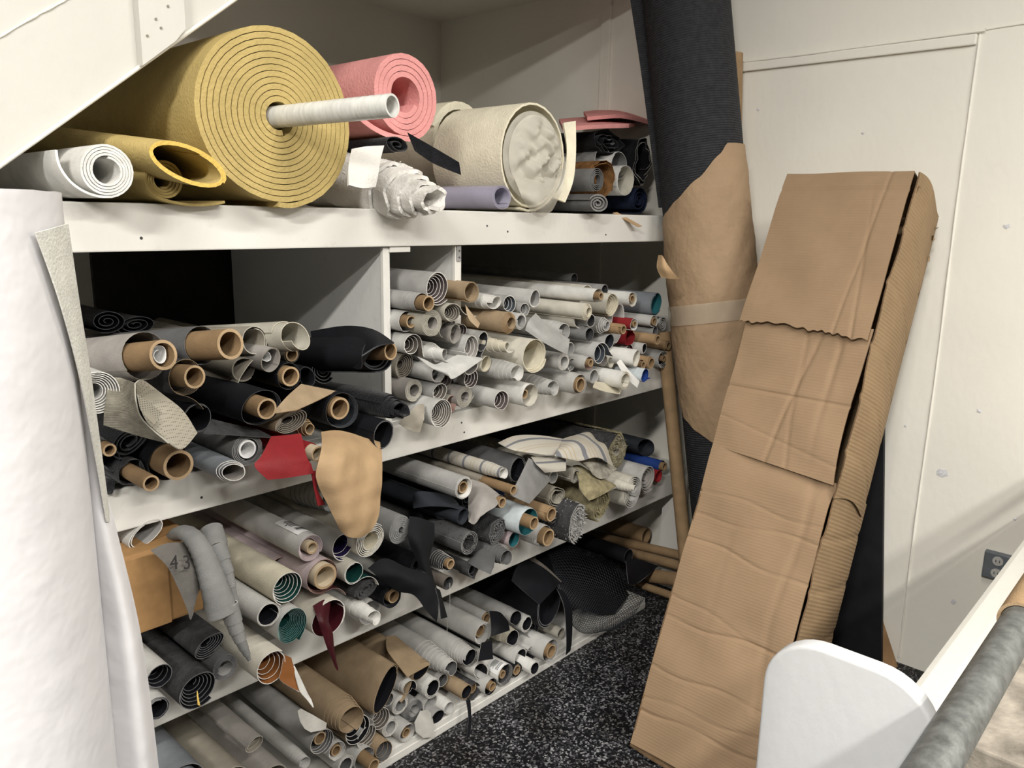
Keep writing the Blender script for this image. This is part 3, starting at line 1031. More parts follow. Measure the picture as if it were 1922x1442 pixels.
for i in range(61):
    row = []
    for k in range(97):
        f = -math.pi * .98 + 2 * math.pi * .98 * k / 96
        ztop, zlow = border(zt, f), border(zl, f)
        z = zlow + (ztop - zlow) * i / 60
        a = A_CAM + f
        zb_ = (z - zlow) / max(ztop - zlow, .01)
        puff = .006 * math.sin(math.pi * min(1, zb_ * 1.0)) + .0012 * math.sin(27 * z + 6 * f) + .0008 * math.sin(61 * z - 9 * f) + .0007 * math.sin(83 * z + 31 * f)
        waist = -.006 * math.exp(-((z - D['tape_z']) / .03) ** 2)
        r = R0 + .004 + puff + waist
        row.append(Vector((r * math.cos(a), r * math.sin(a), z)))
    G.append(row)
sheet_from_grid('kraft_wrapper', G, .0015, M_KRAFT, M_KRAFT, M_KRAFT, t)
wrap_mesh('tape_band', [(D['tape_z'] - .032, A_CAM - 1.5, A_CAM + 1.5), (D['tape_z'], A_CAM - 1.5, A_CAM + 1.5), (D['tape_z'] + .032, A_CAM - 1.5, A_CAM + 1.5)], lambda z, a: R0 + .0135, M_TAPE, t, .0006)
cl = [qi @ (Vector(p) - a_) for r in D['curl'] for p in r]
drape('torn_curl', [cl[0:3], cl[3:6], cl[6:9]], .0012, pm('leather'), M_KRAFT, M_KRAFT, t)

drape('loose_edge', [[qi @ (Vector(p) - a_) for p in r] for r in D['dflap']], .003, M_RIB, M_RIB, M_RIB, t)

t = tag(tube('kraft_tube', [D['kt0'], D['kt1']], .047, pm('kraft'), wall=.004, seg=32, endmat=pm('coreend')), 'tall kraft paper tube standing behind the charcoal roll', 'tube')
t = tag(tube('slim_kraft_tube', [D['sk0'], D['sk1']], [.024, .024], pm('kraft'), wall=.003, seg=24, endmat=pm('coreend')), 'slim kraft tube leaning left of the charcoal roll', 'tube')
t = tag(prism('white_board', D['white_board'], 0, 2.60, 2.612, M_SHELF), 'plain white board standing behind the slim kraft tube', 'board')

# ------------------------------------------------------------------ the rolls: one row each
GROUPS = ['vinyl rolls in the left bay of the second shelf', 'vinyl rolls heaped right of the grey divider on the second shelf', 'fabric and vinyl rolls on the third shelf', 'black and pale rolls at the left end of the third shelf', 'vinyl rolls stacked on the bottom shelf', 'foam and fabric rolls on the top shelf']
ROLLS = [
    ('vinyl_roll', 'textured grey-taupe roll with a wide brown core holding a white paper slip', (0.5775, -0.1, 1.1975), 0.0431, 0.0405, 6, 'greytaupe/dtaupe/ltaupe', 0, 0.75, {'cone': -0.03, 'core': (0.0259, 0.075, (-0.0138, -0.0002), 'core'), 'stuff': (0.019, (0.0315, -0.0006)), 'yaw': 10, 'pitch': 9}),
    ('vinyl_roll', 'dark grey roll with the largest cardboard core at the top of the left bay', (0.7016, -0.06, 1.1983), 0.0373, 0.0351, 3, 'dgrey/dgrey/mgrey', 0, 0.75, {'cone': -0.012, 'core': (0.0285, 0.095, (-0.0057, -0.0004), 'core'), 'yaw': 9, 'pitch': 8}),
    ('vinyl_roll', 'brown-edged roll with cardboard core under the textured grey-taupe roll', (0.6486, -0.1, 1.1487), 0.0345, 0.0281, 6, 'char/dtaupe/tan', 0, 0.8, {'cone': -0.03, 'core': (0.0212, 0.035, (-0.005, 0.0039), 'core'), 'yaw': 7, 'pitch': 4, 'tail': (0.05, -40, 0), 'end': 255, 'dirn': 1}),
    ('vinyl_roll', 'plain taupe sheet roll with a pointed loose corner behind the largest core', (0.8227, -0.04, 1.1927), 0.0313, 0.025, 1.4, 'taupe/taupe/ltaupe', 0, 0.74, {'yaw': 8, 'pitch': 6, 'end': 290, 'dirn': -1, 'tail': (0.09, -50, 0.03)}),
    ('vinyl_roll', 'pale beige hollow squashed roll beside the grey divider', (0.8868, -0.0511, 1.1954), 0.0326, 0.028, 1.9, 'ltaupe/ltaupe/cream', 0, 0.7511, {'cone': 0.05, 'yaw': 10, 'pitch': 7, 'sq': 1.14, 'sqa': -35, 'th': 0.003}),
    ('vinyl_roll', 'small grey-taupe roll with white tissue stuffed in its end', (0.8405, -0.07, 1.1541), 0.0231, 0.0208, 1.7, 'greytaupe/greytaupe/taupe', 0, 0.77, {'stuff': (0.014, (-0.0023, 0.0049)), 'sq': 1.15, 'sqa': 60}),
    ('vinyl_roll', 'small plain taupe roll left of the tissue-stuffed roll', (0.8005, -0.03, 1.1343), 0.0256, 0.023, 1.7, 'taupe/dtaupe/taupe', 0, 0.73, {}),
    ('vinyl_roll', 'half hidden brown tube below the pale beige hollow roll', (0.9514, 0.03, 1.1393), 0.019, 0.0158, 6, 'taupe/dtaupe/taupe', 0, 0.67, {'cone': -0.012, 'core': (0.0154, 0, (0, 0), 'core')}),
    ('vinyl_roll', 'black vinyl roll with small core and flaring opening, left bay centre', (0.7808, -0.13, 1.074), 0.0373, 0.0351, 3, 'black/black/edged', 0, 0.83, {'cone': -0.012, 'core': (0.0205, 0.035, (-0.0089, 0.0058), 'core'), 'sq': 1.18, 'sqa': 15, 'th': 0.0022}),
    ('vinyl_roll', 'black vinyl roll with bare core below the pale beige hollow roll', (0.8821, -0.07, 1.1144), 0.0284, 0.0267, 3, 'black/black/edged', 0, 0.77, {'cone': -0.012, 'core': (0.0207, 0.012, (-0.005, 0.0022), 'core')}),
    ('vinyl_roll', 'loose black vinyl loop right of a bare cardboard core', (0.9308, -0.06, 1.1048), 0.0207, 0.0186, 1.7, 'black/black/edgek', 0, 0.76, {'sq': 1.2, 'sqa': -60}),
    ('vinyl_roll', 'crumpled black roll in the gap under the big black leather flap', (1.0249, 0.02, 1.0984), 0.0326, 0.0039, 4, 'black/black/edged', 0, 0.68, {'cone': -0.004, 'sq': 1.1, 'sqa': 80, 'wob': 0.1}),
    ('leather_roll', 'big black leather roll with slim core in front of the grey divider', (1.0535, -0.15, 1.1534), 0.0438, 0.03, 2.2, 'black/black/edgek', 0, 0.85, {'cone': -0.012, 'core': (0.0191, 0.03, (0.0075, 0.0042), 'core'), 'yaw': 7, 'pitch': 7, 'sq': 1.1, 'sqa': 10, 'wob': 0.05, 'th': 0.003}),
    ('fabric_roll', 'fuzzy black roll ending in a small dark hole beside the divider foot', (1.107, -0.1201, 1.0196), 0.0299, 0.015, 4, 'velvet/velvet/velvet', 0, 0.8201, {'cone': 0.05, 'yaw': 3, 'th': 0.005, 'ny': 8, 'crumple': 0.008}),
    ('vinyl_roll', 'plain black hollow vinyl roll at the end of the left bay', (1.0633, -0.15, 0.9686), 0.0298, 0.0268, 1.7, 'black/black/edged', 0, 0.85, {'sq': 1.12, 'sqa': 70}),
    ('vinyl_roll', 'black roll with wide pale core under the tan folded sheet', (0.9838, -0.11, 1.0302), 0.0406, 0.0382, 4, 'black/slate/edged', 0, 0.81, {'cone': -0.012, 'core': (0.0244, 0.004, (-0.0092, 0.0072), 'core'), 'sq': 1.06, 'sqa': -30}),
    ('vinyl_roll', 'flattened tan and taupe roll of many layers, left bay', (0.8526, -0.12, 1.0302), 0.0273, 0.0082, 6, 'tan/dtaupe/taupe', 0, 0.82, {'cone': -0.02, 'sq': 1.45, 'sqa': 16, 'end': 200, 'dirn': 1}),
    ('fabric_roll', 'grey felted roll with a white paper tube in its centre', (0.7556, -0.11, 0.9904), 0.0331, 0.0216, 4, 'mgrey/dgrey/mgrey', 0, 0.81, {'cone': 0.003, 'core': (0.0184, 0.006, (-0.0021, 0.0017), 'paper'), 'th': 0.004}),
    ('vinyl_roll', 'blue-grey flattened roll with fleecy pale inside at the shelf edge', (0.7039, -0.14, 0.9645), 0.0242, 0.0175, 2.6, 'bgrey/greytaupe/edge', 0, 0.84, {'cone': 0.012, 'sq': 1.3, 'sqa': -18, 'th': 0.003, 'wob': 0.04}),
    ('fabric_roll', 'black velvet roll around the widest brown cardboard core, left bay', (0.613, -0.08, 0.9898), 0.0377, 0.0355, 2, 'black/black/edgek', 0, 0.78, {'cone': -0.012, 'core': (0.0281, 0.05, (-0.0042, 0.005), 'core')}),
    ('fabric_roll', 'black velvet roll with a slim core poking far out', (0.5519, -0.07, 0.9764), 0.0231, 0.0217, 3, 'velvet/velvet/edgek', 0, 0.77, {'cone': -0.012, 'core': (0.0145, 0.085, (-0.0047, 0.0049), 'core'), 'wob': 0.08, 'ny': 8, 'crumple': 0.008}),
    ('fabric_roll', 'crumpled black velvet roll below the perforated beige sheet', (0.5585, -0.05, 1.0324), 0.0291, 0.0087, 3, 'velvet/velvet/edgek', 0, 0.75, {'cone': -0.004, 'sq': 1.25, 'sqa': 20, 'wob': 0.12}),
    ('fabric_roll', 'small black velvet roll next to the upright white roll', (0.5209, -0.05, 1.0051), 0.0175, 0.0157, 1.7, 'velvet/velvet/edgek', 0, 0.75, {'wob': 0.12, 'ny': 8, 'crumple': 0.008}),
    ('fabric_roll', 'slim cardboard core half hidden by the upright white roll', (0.5078, -0.07, 1.0355), 0.0141, 0.0132, 1.4, 'velvet/velvet/edgek', 0, 0.77, {'cone': -0.012, 'core': (0.0117, 0.02, (-0.0008, 0.0009), 'core'), 'ny': 8, 'crumple': 0.008}),
    ('fabric_roll', 'black velvet scrap roll at the shelf edge by the upright white roll', (0.5178, -0.03, 0.9547), 0.0156, 0.0019, 8, 'velvet/velvet/edgek', 0, 0.73, {'cone': -0.004, 'wob': 0.1, 'ny': 8, 'crumple': 0.008}),
    ('vinyl_roll', 'pale grey ringed roll half hidden behind the upright white roll', (0.4866, -0.12, 1.1466), 0.0372, 0.013, 7, 'lgrey/silver/edge', 0, 0.82, {'cone': -0.02}),
    ('vinyl_roll', 'empty black roll below the brown-edged core roll', (0.6692, -0.09, 1.0664), 0.0279, 0.0251, 1.7, 'black/black/edged', 0, 0.79, {}),
    ('fabric_roll', 'dark cloth roll lying deep in the shadow of the left bay', (0.7071, 0.25, 1.2052), 0.0296, 0.0035, 3, 'char/black/edgek', 0, 0.45, {'cone': -0.004, 'yaw': 8, 'sq': 1.6, 'sqa': 0}),
    ('fabric_roll', 'dark roll deep in the left bay beside the upright white roll', (0.637, 0.22, 1.2214), 0.0283, 0.0034, 3, 'black/black/edgek', 0, 0.48, {'cone': -0.004, 'sq': 1.3}),
    ('leather_roll', 'tan leather roll with its hide hanging far down over the shelf edge', (0.9093, -0.07, 0.9993), 0.0204, 0.0102, 3, 'tan/tan/leather', 0, 0.77, {'cone': 0.03}),
    ('leather_roll', 'red leather roll with a thin pale core and a wide loose flap', (0.8778, -0.15, 0.9677), 0.0182, 0.0171, 1.3, 'red/red/red', 0, 0.5, {'cone': -0.012, 'core': (0.0164, 0.02, (0.0001, -0.0003), 'lcore'), 'yaw': 4}),
    ('vinyl_roll', 'large grey roll with dark plum rings, topmost right of the divider', (1.2923, -0.08, 1.2774), 0.0389, 0.0109, 6, 'silver/plum/edge', 1, 1.28, {'cone': -0.045, 'sq': 1.06, 'sqa': 80, 'tail': (0.012, 0, 0), 'end': 300}),
    ('vinyl_roll', 'grey telescoping roll with frayed cardboard core under the plum ringed roll', (1.2295, -0.04, 1.2484), 0.0226, 0.0212, 4, 'silver/lgrey/edge', 1, 1.28, {'cone': 0.06, 'core': (0.018, 0.072, (0.0025, -0.0008), 'core')}),
    ('vinyl_roll', 'tan hollow tube roll at the foot of the second divider', (1.423, -0.06, 1.2595), 0.0267, 0.023, 2.2, 'tan/tan/tan', 1, 1.28, {'tail': (0.02, 20, 0), 'end': 260}),
    ('vinyl_roll', 'white hollow oval roll stepping outwards beside the tan tube', (1.5013, -0.02, 1.2283), 0.0225, 0.0175, 3, 'white/white/edge', 1, 1.28, {'cone': 0.06, 'sq': 1.18, 'sqa': 5}),
    ('vinyl_roll', 'light grey roll with brown core touching the divider edge', (1.227, -0.042, 1.1978), 0.0265, 0.0239, 1.6, 'lgrey/silver/edge', 1, 1.28, {'cone': -0.012, 'core': (0.0151, 0.02, (-0.0065, 0.0026), 'core')}),
    ('vinyl_roll', 'thick beige-grey roll with a wide round hole near the divider', (1.26, -0.09, 1.1962), 0.0324, 0.0152, 7, 'ltaupe/greytaupe/ltaupe', 1, 1.28, {'cone': 0.003}),
    ('vinyl_roll', 'oval taupe roll with concentric rings beneath the plum ringed one', (1.3311, -0.09, 1.2159), 0.0249, 0.0075, 6, 'ltaupe/dtaupe/ltaupe', 1, 1.28, {'cone': -0.035, 'sq': 1.18, 'sqa': -8, 'tail': (0.06, -60, 0), 'end': 20, 'dirn': -1}),
    ('vinyl_roll', 'solid tan vinyl roll with a grainy surface in the heap centre', (1.5194, -0.1, 1.1761), 0.0289, 0.015, 6, 'tan/tan/kraft', 1, 1.28, {'cone': 0.012, 'tail': (0.015, 30, 0), 'end': 290}),
    ('vinyl_roll', 'blue-grey ringed roll behind the white oval roll', (1.5928, -0.04, 1.2165), 0.023, 0.0069, 5, 'silver/dblue/edge', 1, 1.28, {'cone': -0.05}),
    ('vinyl_roll', 'small grey ringed roll right of the blue-grey ringed one', (1.6462, -0.05, 1.1987), 0.0172, 0.0052, 5, 'silver/mgrey/edge', 1, 1.28, {'cone': -0.05}),
    ('vinyl_roll', 'grey roll with thin double wall beside the solid tan roll', (1.6018, -0.07, 1.1695), 0.023, 0.0165, 3, 'lgrey/silver/edge', 1, 1.28, {'cone': 0.003}),
    ('vinyl_roll', 'taupe ringed roll below the oval taupe roll', (1.3515, -0.05, 1.1663), 0.0242, 0.0073, 5, 'ltaupe/dtaupe/ltaupe', 1, 1.28, {'cone': -0.05, 'sq': 1.08}),
    ('vinyl_roll', 'narrow grey-beige loop roll between taupe rings', (1.3571, -0.07, 1.1595), 0.0205, 0.0184, 1.7, 'greytaupe/greytaupe/ltaupe', 1, 1.28, {'sq': 1.25, 'sqa': 80}),
    ('vinyl_roll', 'small dark brown ringed roll under the solid tan roll', (1.4242, -0.03, 1.1579), 0.0161, 0.0048, 6, 'dtaupe/plum/edge', 1, 1.28, {'cone': -0.05}),
    ('vinyl_roll', 'narrow grey loop with charcoal inside below the solid tan roll', (1.4548, -0.07, 1.1294), 0.022, 0.0198, 1.7, 'silver/char/edge', 1, 1.28, {'sq': 1.25, 'sqa': 70, 'tail': (0.03, -20, 0), 'end': 300, 'dirn': -1}),
    ('vinyl_roll', 'light grey roll with brown rings against the lower divider edge', (1.2355, -0.052, 1.1416), 0.0271, 0.0081, 4, 'lgrey/dtaupe/edge', 1, 1.28, {'cone': -0.04, 'tail': (0.03, -20, 0), 'end': 350, 'dirn': -1}),
    ('vinyl_roll', 'white tightly stepped roll lying over the grey loose flap', (1.2824, -0.055, 1.1181), 0.0165, 0.0149, 2, 'white/lgrey/edge', 1, 1.28, {'cone': 0.075}),
    ('vinyl_roll', 'light grey narrow roll with rings in the heap centre', (1.4007, -0.09, 1.1226), 0.0261, 0.0078, 5, 'lgrey/greytaupe/edge', 1, 1.28, {'cone': -0.05, 'sq': 1.2, 'sqa': 85}),
    ('vinyl_roll', 'cream slim cone roll stepping out left of the big cream opening', (1.4886, -0.03, 1.1171), 0.0224, 0.0123, 5, 'cream/ivory/edge', 1, 1.28, {'cone': 0.11}),
    ('vinyl_roll', 'cream small loop roll behind the grey loose flap', (1.479, -0.06, 1.0655), 0.0199, 0.0179, 1.7, 'ivory/cream/cream', 1, 1.28, {'sq': 1.15, 'sqa': 60}),
    ('vinyl_roll', 'light grey stepped roll with bright inside below the cream cone', (1.5249, -0.07, 1.0458), 0.027, 0.02, 5, 'lgrey/white/edge', 1, 1.28, {'cone': 0.07}),
    ('vinyl_roll', 'dark taupe roll of sagging rings under the black leather roll', (1.2392, -0.014, 1.0845), 0.0299, 0.009, 6, 'taupe/dtaupe/taupe', 1, 1.28, {'cone': -0.02, 'sq': 1.12, 'sqa': 60}),
    ('vinyl_roll', 'grey-beige roll with a thick wound end near the divider foot', (1.235, -0.052, 1.0292), 0.0273, 0.015, 6, 'greytaupe/greytaupe/ivory', 1, 1.28, {'cone': 0.003}),
    ('vinyl_roll', 'light grey hollow roll above the shelf edge left of the flap', (1.2894, -0.08, 1.0669), 0.023, 0.0184, 2.4, 'lgrey/silver/edge', 1, 1.28, {}),
    ('vinyl_roll', 'small taupe ringed roll under the tip of the loose flap', (1.3491, -0.05, 1.0396), 0.0182, 0.0055, 5, 'taupe/plum/ltaupe', 1, 1.28, {'cone': -0.05}),
    ('vinyl_roll', 'grey roll with brown-black rings below the loose flap', (1.4072, -0.08, 1.0398), 0.0264, 0.0079, 6, 'silver/plum/edge', 1, 1.28, {'cone': -0.05}),
    ('vinyl_roll', 'grey oval ringed roll second row above the shelf edge', (1.2915, -0.09, 1.0225), 0.0208, 0.0062, 5, 'silver/dtaupe/edge', 1, 1.28, {'cone': -0.05, 'sq': 1.15, 'sqa': 35}),
    ('vinyl_roll', 'taupe thick-walled roll near the shelf edge', (1.3711, -0.09, 0.9978), 0.0275, 0.0137, 6, 'greytaupe/greytaupe/ltaupe', 1, 1.28, {'cone': 0.003, 'tail': (0.02, 20, 0), 'end': 320}),
    ('vinyl_roll', 'narrow rose-beige loop roll beside the taupe thick-walled roll', (1.3338, -0.08, 0.9821), 0.0197, 0.0178, 1.7, 'ltaupe/rose/rose', 1, 1.28, {'sq': 1.2, 'sqa': 80}),
    ('vinyl_roll', 'large light grey roll with many dark rings at the shelf edge', (1.2744, -0.11, 0.9737), 0.0341, 0.0085, 9, 'lgrey/dtaupe/edge', 1, 1.28, {'cone': -0.045, 'sq': 1.07, 'sqa': 60}),
    ('vinyl_roll', 'grey roll with five dark rings jutting over the shelf edge', (1.4811, -0.12, 0.9761), 0.026, 0.0078, 5, 'lgrey/plum/edge', 1, 1.28, {'cone': -0.05}),
    ('vinyl_roll', 'thick whitish roll with a small hole at the shelf edge', (1.5851, -0.12, 0.9744), 0.0329, 0.0306, 7, 'white/ivory/white', 1, 1.28, {'cone': 0.006, 'core': (0.013, 0, (-0.0165, 0.005), 'core')}),
    ('vinyl_roll', 'light grey roll stepping out in six rings on the shelf edge', (1.7033, -0.025, 0.9739), 0.0286, 0.02, 6, 'lgrey/lgrey/edge', 1, 1.28, {'cone': 0.095}),
    ('vinyl_roll', 'biggest cream roll with a wide open mouth in the heap', (1.5998, -0.13, 1.0823), 0.0479, 0.0383, 2.6, 'ivory/cream/cream', 1, 1.28, {'cone': -0.02, 'sq': 1.06, 'sqa': 10, 'th': 0.002, 'tail': (0.03, 20, 0.01), 'end': 310}),
    ('vinyl_roll', 'long white roll with rippled telescoping neck and small core, top of heap', (1.9264, 0.015, 1.2221), 0.0217, 0.0204, 6, 'white/ivory/edge', 1, 1.28, {'cone': 0.115, 'core': (0.0119, 0.121, (-0.0081, 0.001), 'core')}),
    ('vinyl_roll', 'grey hollow roll lying behind the rippled white neck', (2.1642, 0.06, 1.2149), 0.0193, 0.0174, 1.7, 'silver/char/silver', 1, 1.28, {}),
    ('vinyl_roll', 'dim grey roll at the back top of the heap', (2.1759, 0.2, 1.2425), 0.0194, 0.0174, 1.7, 'mgrey/char/mgrey', 1, 1.2, {}),
    ('vinyl_roll', 'white roll with small brown hole near the right top of the heap', (2.2021, -0.03, 1.1893), 0.0246, 0.0189, 3, 'white/ivory/edge', 1, 1.28, {'cone': -0.012, 'core': (0.0129, 0, (-0.0053, 0.0018), 'core')}),
    ('vinyl_roll', 'cream heart-shaped roll under the rippled white neck', (2.0579, -0.05, 1.1836), 0.0339, 0.0102, 5, 'ivory/cream/cream', 1, 1.28, {'cone': -0.03, 'wob': 0.16}),
    ('vinyl_roll', 'blue-grey folded roll with teal lining, far right of the heap', (2.3425, -0.03, 1.1641), 0.0379, 0.0303, 1.6, 'bgrey/teal/bgrey', 1, 1.28, {'sq': 1.12, 'sqa': 60}),
    ('vinyl_roll', 'cream ringed roll with a small hole, upper right heap', (1.8572, -0.1, 1.1802), 0.0252, 0.0126, 5, 'ivory/cream/cream', 1, 1.28, {'cone': 0.01}),
    ('vinyl_roll', 'grey loop with black inside under the cream ringed roll', (1.9077, -0.08, 1.1474), 0.0202, 0.0182, 1.7, 'lgrey/char/edge', 1, 1.28, {}),
    ('vinyl_roll', 'light grey bean-shaped open roll on top of the heap', (1.6828, -0.05, 1.2254), 0.0231, 0.0212, 1.3, 'lgrey/silver/edge', 1, 1.28, {'wob': 0.14}),
    ('vinyl_roll', 'light grey stepped roll with curled white rim, heap centre', (1.7684, -0.05, 1.1298), 0.0268, 0.0209, 4, 'lgrey/silver/edge', 1, 1.28, {'cone': 0.05}),
    ('vinyl_roll', 'dark grey plain tube roll in the heap centre', (1.8893, -0.09, 1.1084), 0.0212, 0.0191, 1.7, 'mgrey/char/mgrey', 1, 1.28, {}),
    ('vinyl_roll', 'grey wound roll right of the black-lined loop', (2.0098, -0.045, 1.1218), 0.0268, 0.0134, 4, 'silver/silver/edge', 1, 1.28, {'cone': 0.025}),
    ('vinyl_roll', 'tall narrow pale loop beside the bare cardboard core', (2.1188, -0.03, 1.1172), 0.0456, 0.041, 1.7, 'lgrey/lgrey/edge', 1, 1.28, {'sq': 1.45, 'sqa': 82, 'wob': 0.06}),
    ('cardboard_tube', 'slim bare cardboard tube pointing out left of the red scrap', (2.0527, -0.1, 1.1092), 0.0164, 0.0154, 1.1, 'kraft/kraft/kraft', 1, 1.28, {'cone': -0.012, 'core': (0.0145, 0, (0, 0), 'core'), 'cat': 'tube'}),
    ('vinyl_roll', 'small red and pale blue wound roll near the right', (2.157, -0.07, 1.1134), 0.02, 0.0134, 3, 'red/lblue/edge', 1, 1.28, {'cone': -0.012, 'core': (0.0104, 0, (0.0024, 0.0012), 'core')}),
    ('leather_roll', 'crumpled red leather scrap below the small red roll', (2.1781, -0.04, 1.0664), 0.0278, 0.025, 1.7, 'red/red/red', 1, 1.28, {'wob': 0.3, 'sq': 1.25, 'sqa': 50}),
    ('vinyl_roll', 'creased white roll with brown core under the blue-grey fold', (2.3069, -0.05, 1.1085), 0.021, 0.0168, 2, 'lgrey/lgrey/edge', 1, 1.28, {'cone': -0.012, 'core': (0.0139, 0, (-0.0001, 0.0006), 'core'), 'wob': 0.06}),
    ('vinyl_roll', 'crumpled pale scrap roll against the dark leaning roll', (2.4113, -0.02, 1.091), 0.0264, 0.0032, 3, 'lgrey/silver/edge', 1, 1.28, {'cone': -0.004, 'wob': 0.15}),
    ('vinyl_roll', 'small grey tube above the long kraft core', (2.3307, -0.04, 1.0707), 0.0174, 0.0156, 1.7, 'silver/dgrey/edge', 1, 1.28, {}),
    ('cardboard_tube', 'long bare kraft core pointing out at the right', (2.271, -0.09, 1.0535), 0.0182, 0.0171, 1.1, 'kraft/kraft/kraft', 1, 1.28, {'cone': -0.012, 'core': (0.0161, 0, (0, 0), 'core'), 'cat': 'tube'}),
    ('cardboard_tube', 'bare kraft core running behind the dark leaning roll', (2.3929, -0.06, 1.0163), 0.017, 0.016, 1.1, 'kraft/kraft/kraft', 1, 1.28, {'cone': -0.012, 'core': (0.0149, 0, (0, 0), 'core'), 'cat': 'tube'}),
    ('vinyl_roll', 'grey roll with slate lining right of the dark grey tube', (2.0497, -0.05, 1.0661), 0.0252, 0.0227, 1.7, 'lgrey/slate/edge', 1, 1.28, {}),
    ('vinyl_roll', 'light grey roll lined in dark blue with an open end', (1.9292, -0.11, 1.0481), 0.0345, 0.0207, 2.5, 'lgrey/dblue/edge', 1, 1.28, {'cone': -0.03, 'tail': (0.04, -30, 0), 'end': 20, 'dirn': -1}),
    ('vinyl_roll', 'small grey loop end under the grey felt flap', (1.8115, -0.08, 1.0722), 0.0192, 0.0173, 1.7, 'silver/silver/edge', 1, 1.28, {}),
    ('vinyl_roll', 'light grey roll with a wide hole right of the cream mouth', (1.7565, -0.1, 1.0424), 0.0255, 0.0158, 4, 'lgrey/lgrey/edge', 1, 1.28, {'cone': 0.003}),
    ('vinyl_roll', 'small grey ringed roll between two light grey rolls', (1.8385, -0.07, 1.019), 0.0212, 0.0064, 5, 'silver/mgrey/edge', 1, 1.28, {'cone': -0.05}),
    ('vinyl_roll', 'light grey roll with rose-brown wound core, lower right heap', (1.8711, -0.085, 1.0253), 0.0211, 0.0191, 4, 'lgrey/rose/ltaupe', 1, 1.28, {'cone': 0.025, 'core': (0.0116, 0.033, (-0.0064, 0.0032), 'core')}),
    ('vinyl_roll', 'small taupe hollow roll below the dark blue lining', (1.9969, -0.07, 1.0127), 0.0187, 0.0168, 1.7, 'ltaupe/greytaupe/ltaupe', 1, 1.28, {}),
    ('vinyl_roll', 'small cream bean-shaped loop above the long white roll', (2.0491, -0.06, 0.9993), 0.0173, 0.0156, 1.7, 'ivory/ivory/cream', 1, 1.28, {'wob': 0.2}),
    ('vinyl_roll', 'grey hollow roll left of the smooth cream-white roll', (1.9068, -0.1, 0.9791), 0.0221, 0.0199, 1.7, 'lgrey/silver/edge', 1, 1.28, {}),
    ('vinyl_roll', 'smooth cream-white roll over a pale yellowish flap at the shelf edge', (1.9839, -0.16, 0.9662), 0.028, 0.0201, 3, 'white/ivory/cream', 1, 1.28, {'cone': 0.003}),
    ('vinyl_roll', 'white flattened crumpled roll above the smooth cream-white roll', (2.0866, -0.13, 1.0177), 0.0242, 0.0217, 1.7, 'white/ivory/edge', 1, 1.28, {'yaw': 6, 'sq': 1.2, 'sqa': 70, 'wob': 0.08}),
    ('vinyl_roll', 'thick light grey roll with oval brown core at the shelf edge', (1.8165, -0.09, 0.9705), 0.0324, 0.0287, 5, 'lgrey/lgrey/ivory', 1, 1.28, {'cone': 0.03, 'core': (0.0219, 0.034, (-0.0061, 0.0007), 'core')}),
    ('vinyl_roll', 'pale roll with black rings near the leaning dark roll', (2.2477, -0.06, 1.0204), 0.0207, 0.0062, 3, 'lgrey/black/edge', 1, 1.28, {'cone': -0.05}),
    ('vinyl_roll', 'small roll with burgundy rings under the red scrap', (2.1897, -0.04, 1.0236), 0.0168, 0.005, 4, 'lgrey/burg/edge', 1, 1.28, {'cone': -0.05}),
    ('cardboard_tube', 'short wood-brown core at the lower right of the heap', (2.2396, -0.09, 0.9783), 0.0206, 0.0194, 1.1, 'kraft/kraft/kraft', 1, 1.28, {'cone': -0.012, 'core': (0.0184, 0, (0, 0), 'core'), 'cat': 'tube'}),
    ('vinyl_roll', 'small rose core roll with red layers at lower right', (2.1945, -0.08, 0.9759), 0.0173, 0.0163, 3, 'rose/red/rose', 1, 1.28, {'cone': -0.012, 'core': (0.0129, 0.01, (-0.0029, 0.0009), 'core')}),
    ('vinyl_roll', 'light blue scrap roll with royal blue lining at the right shelf edge', (2.1107, -0.15, 0.9622), 0.0208, 0.0187, 1.7, 'lblue/blue/blue', 1, 1.28, {'wob': 0.15, 'tail': (0.03, -20, 0), 'end': 290}),
    ('vinyl_roll', 'dark ringed roll with core beside the leaning dark roll', (2.377, -0.05, 0.9693), 0.0311, 0.0173, 4, 'silver/black/edge', 1, 1.28, {'cone': -0.012, 'core': (0.0112, 0, (0.0057, 0.0009), 'core')}),
    ('vinyl_roll', 'loose pale grey sheet roll above the brown carton', (0.5851, -0.02, 0.8363), 0.0257, 0.0218, 1.3, 'lgrey/silver/edge', 2, 1.28, {'sq': 1.45, 'sqa': 28}),
    ('vinyl_roll', 'pale grey roll with a printed paper label near its end', (0.8659, -0.15, 0.7589), 0.0291, 0.0181, 6, 'lgrey/mauve/mauve', 2, 1.28, {'cone': -0.012, 'core': (0.0136, 0, (0.0041, 0), 'lcore'), 'tag_sticker': (0.025, 0.115, 40, 118, 3)}),
    ('vinyl_roll', 'mauve roll with burgundy lining around a wide pale core', (0.8861, -0.16, 0.6913), 0.0381, 0.0331, 5, 'mauve/burg/rose', 2, 1.28, {'cone': -0.012, 'core': (0.0278, 0.012, (-0.001, 0.0044), 'lcore'), 'tail': (0.07, -70, 0.01), 'end': 285, 'dirn': 1}),
    ('vinyl_roll', 'cream roll lined in dark green with six pale rings', (0.8105, -0.15, 0.6864), 0.0357, 0.0125, 6, 'cream/green/edge', 2, 1.28, {'cone': -0.05}),
    ('vinyl_roll', 'pale roll with a wide black hollow end above the stepped grey cone', (0.7613, -0.15, 0.6464), 0.0259, 0.0218, 2.2, 'lgrey/black/edge', 2, 1.28, {}),
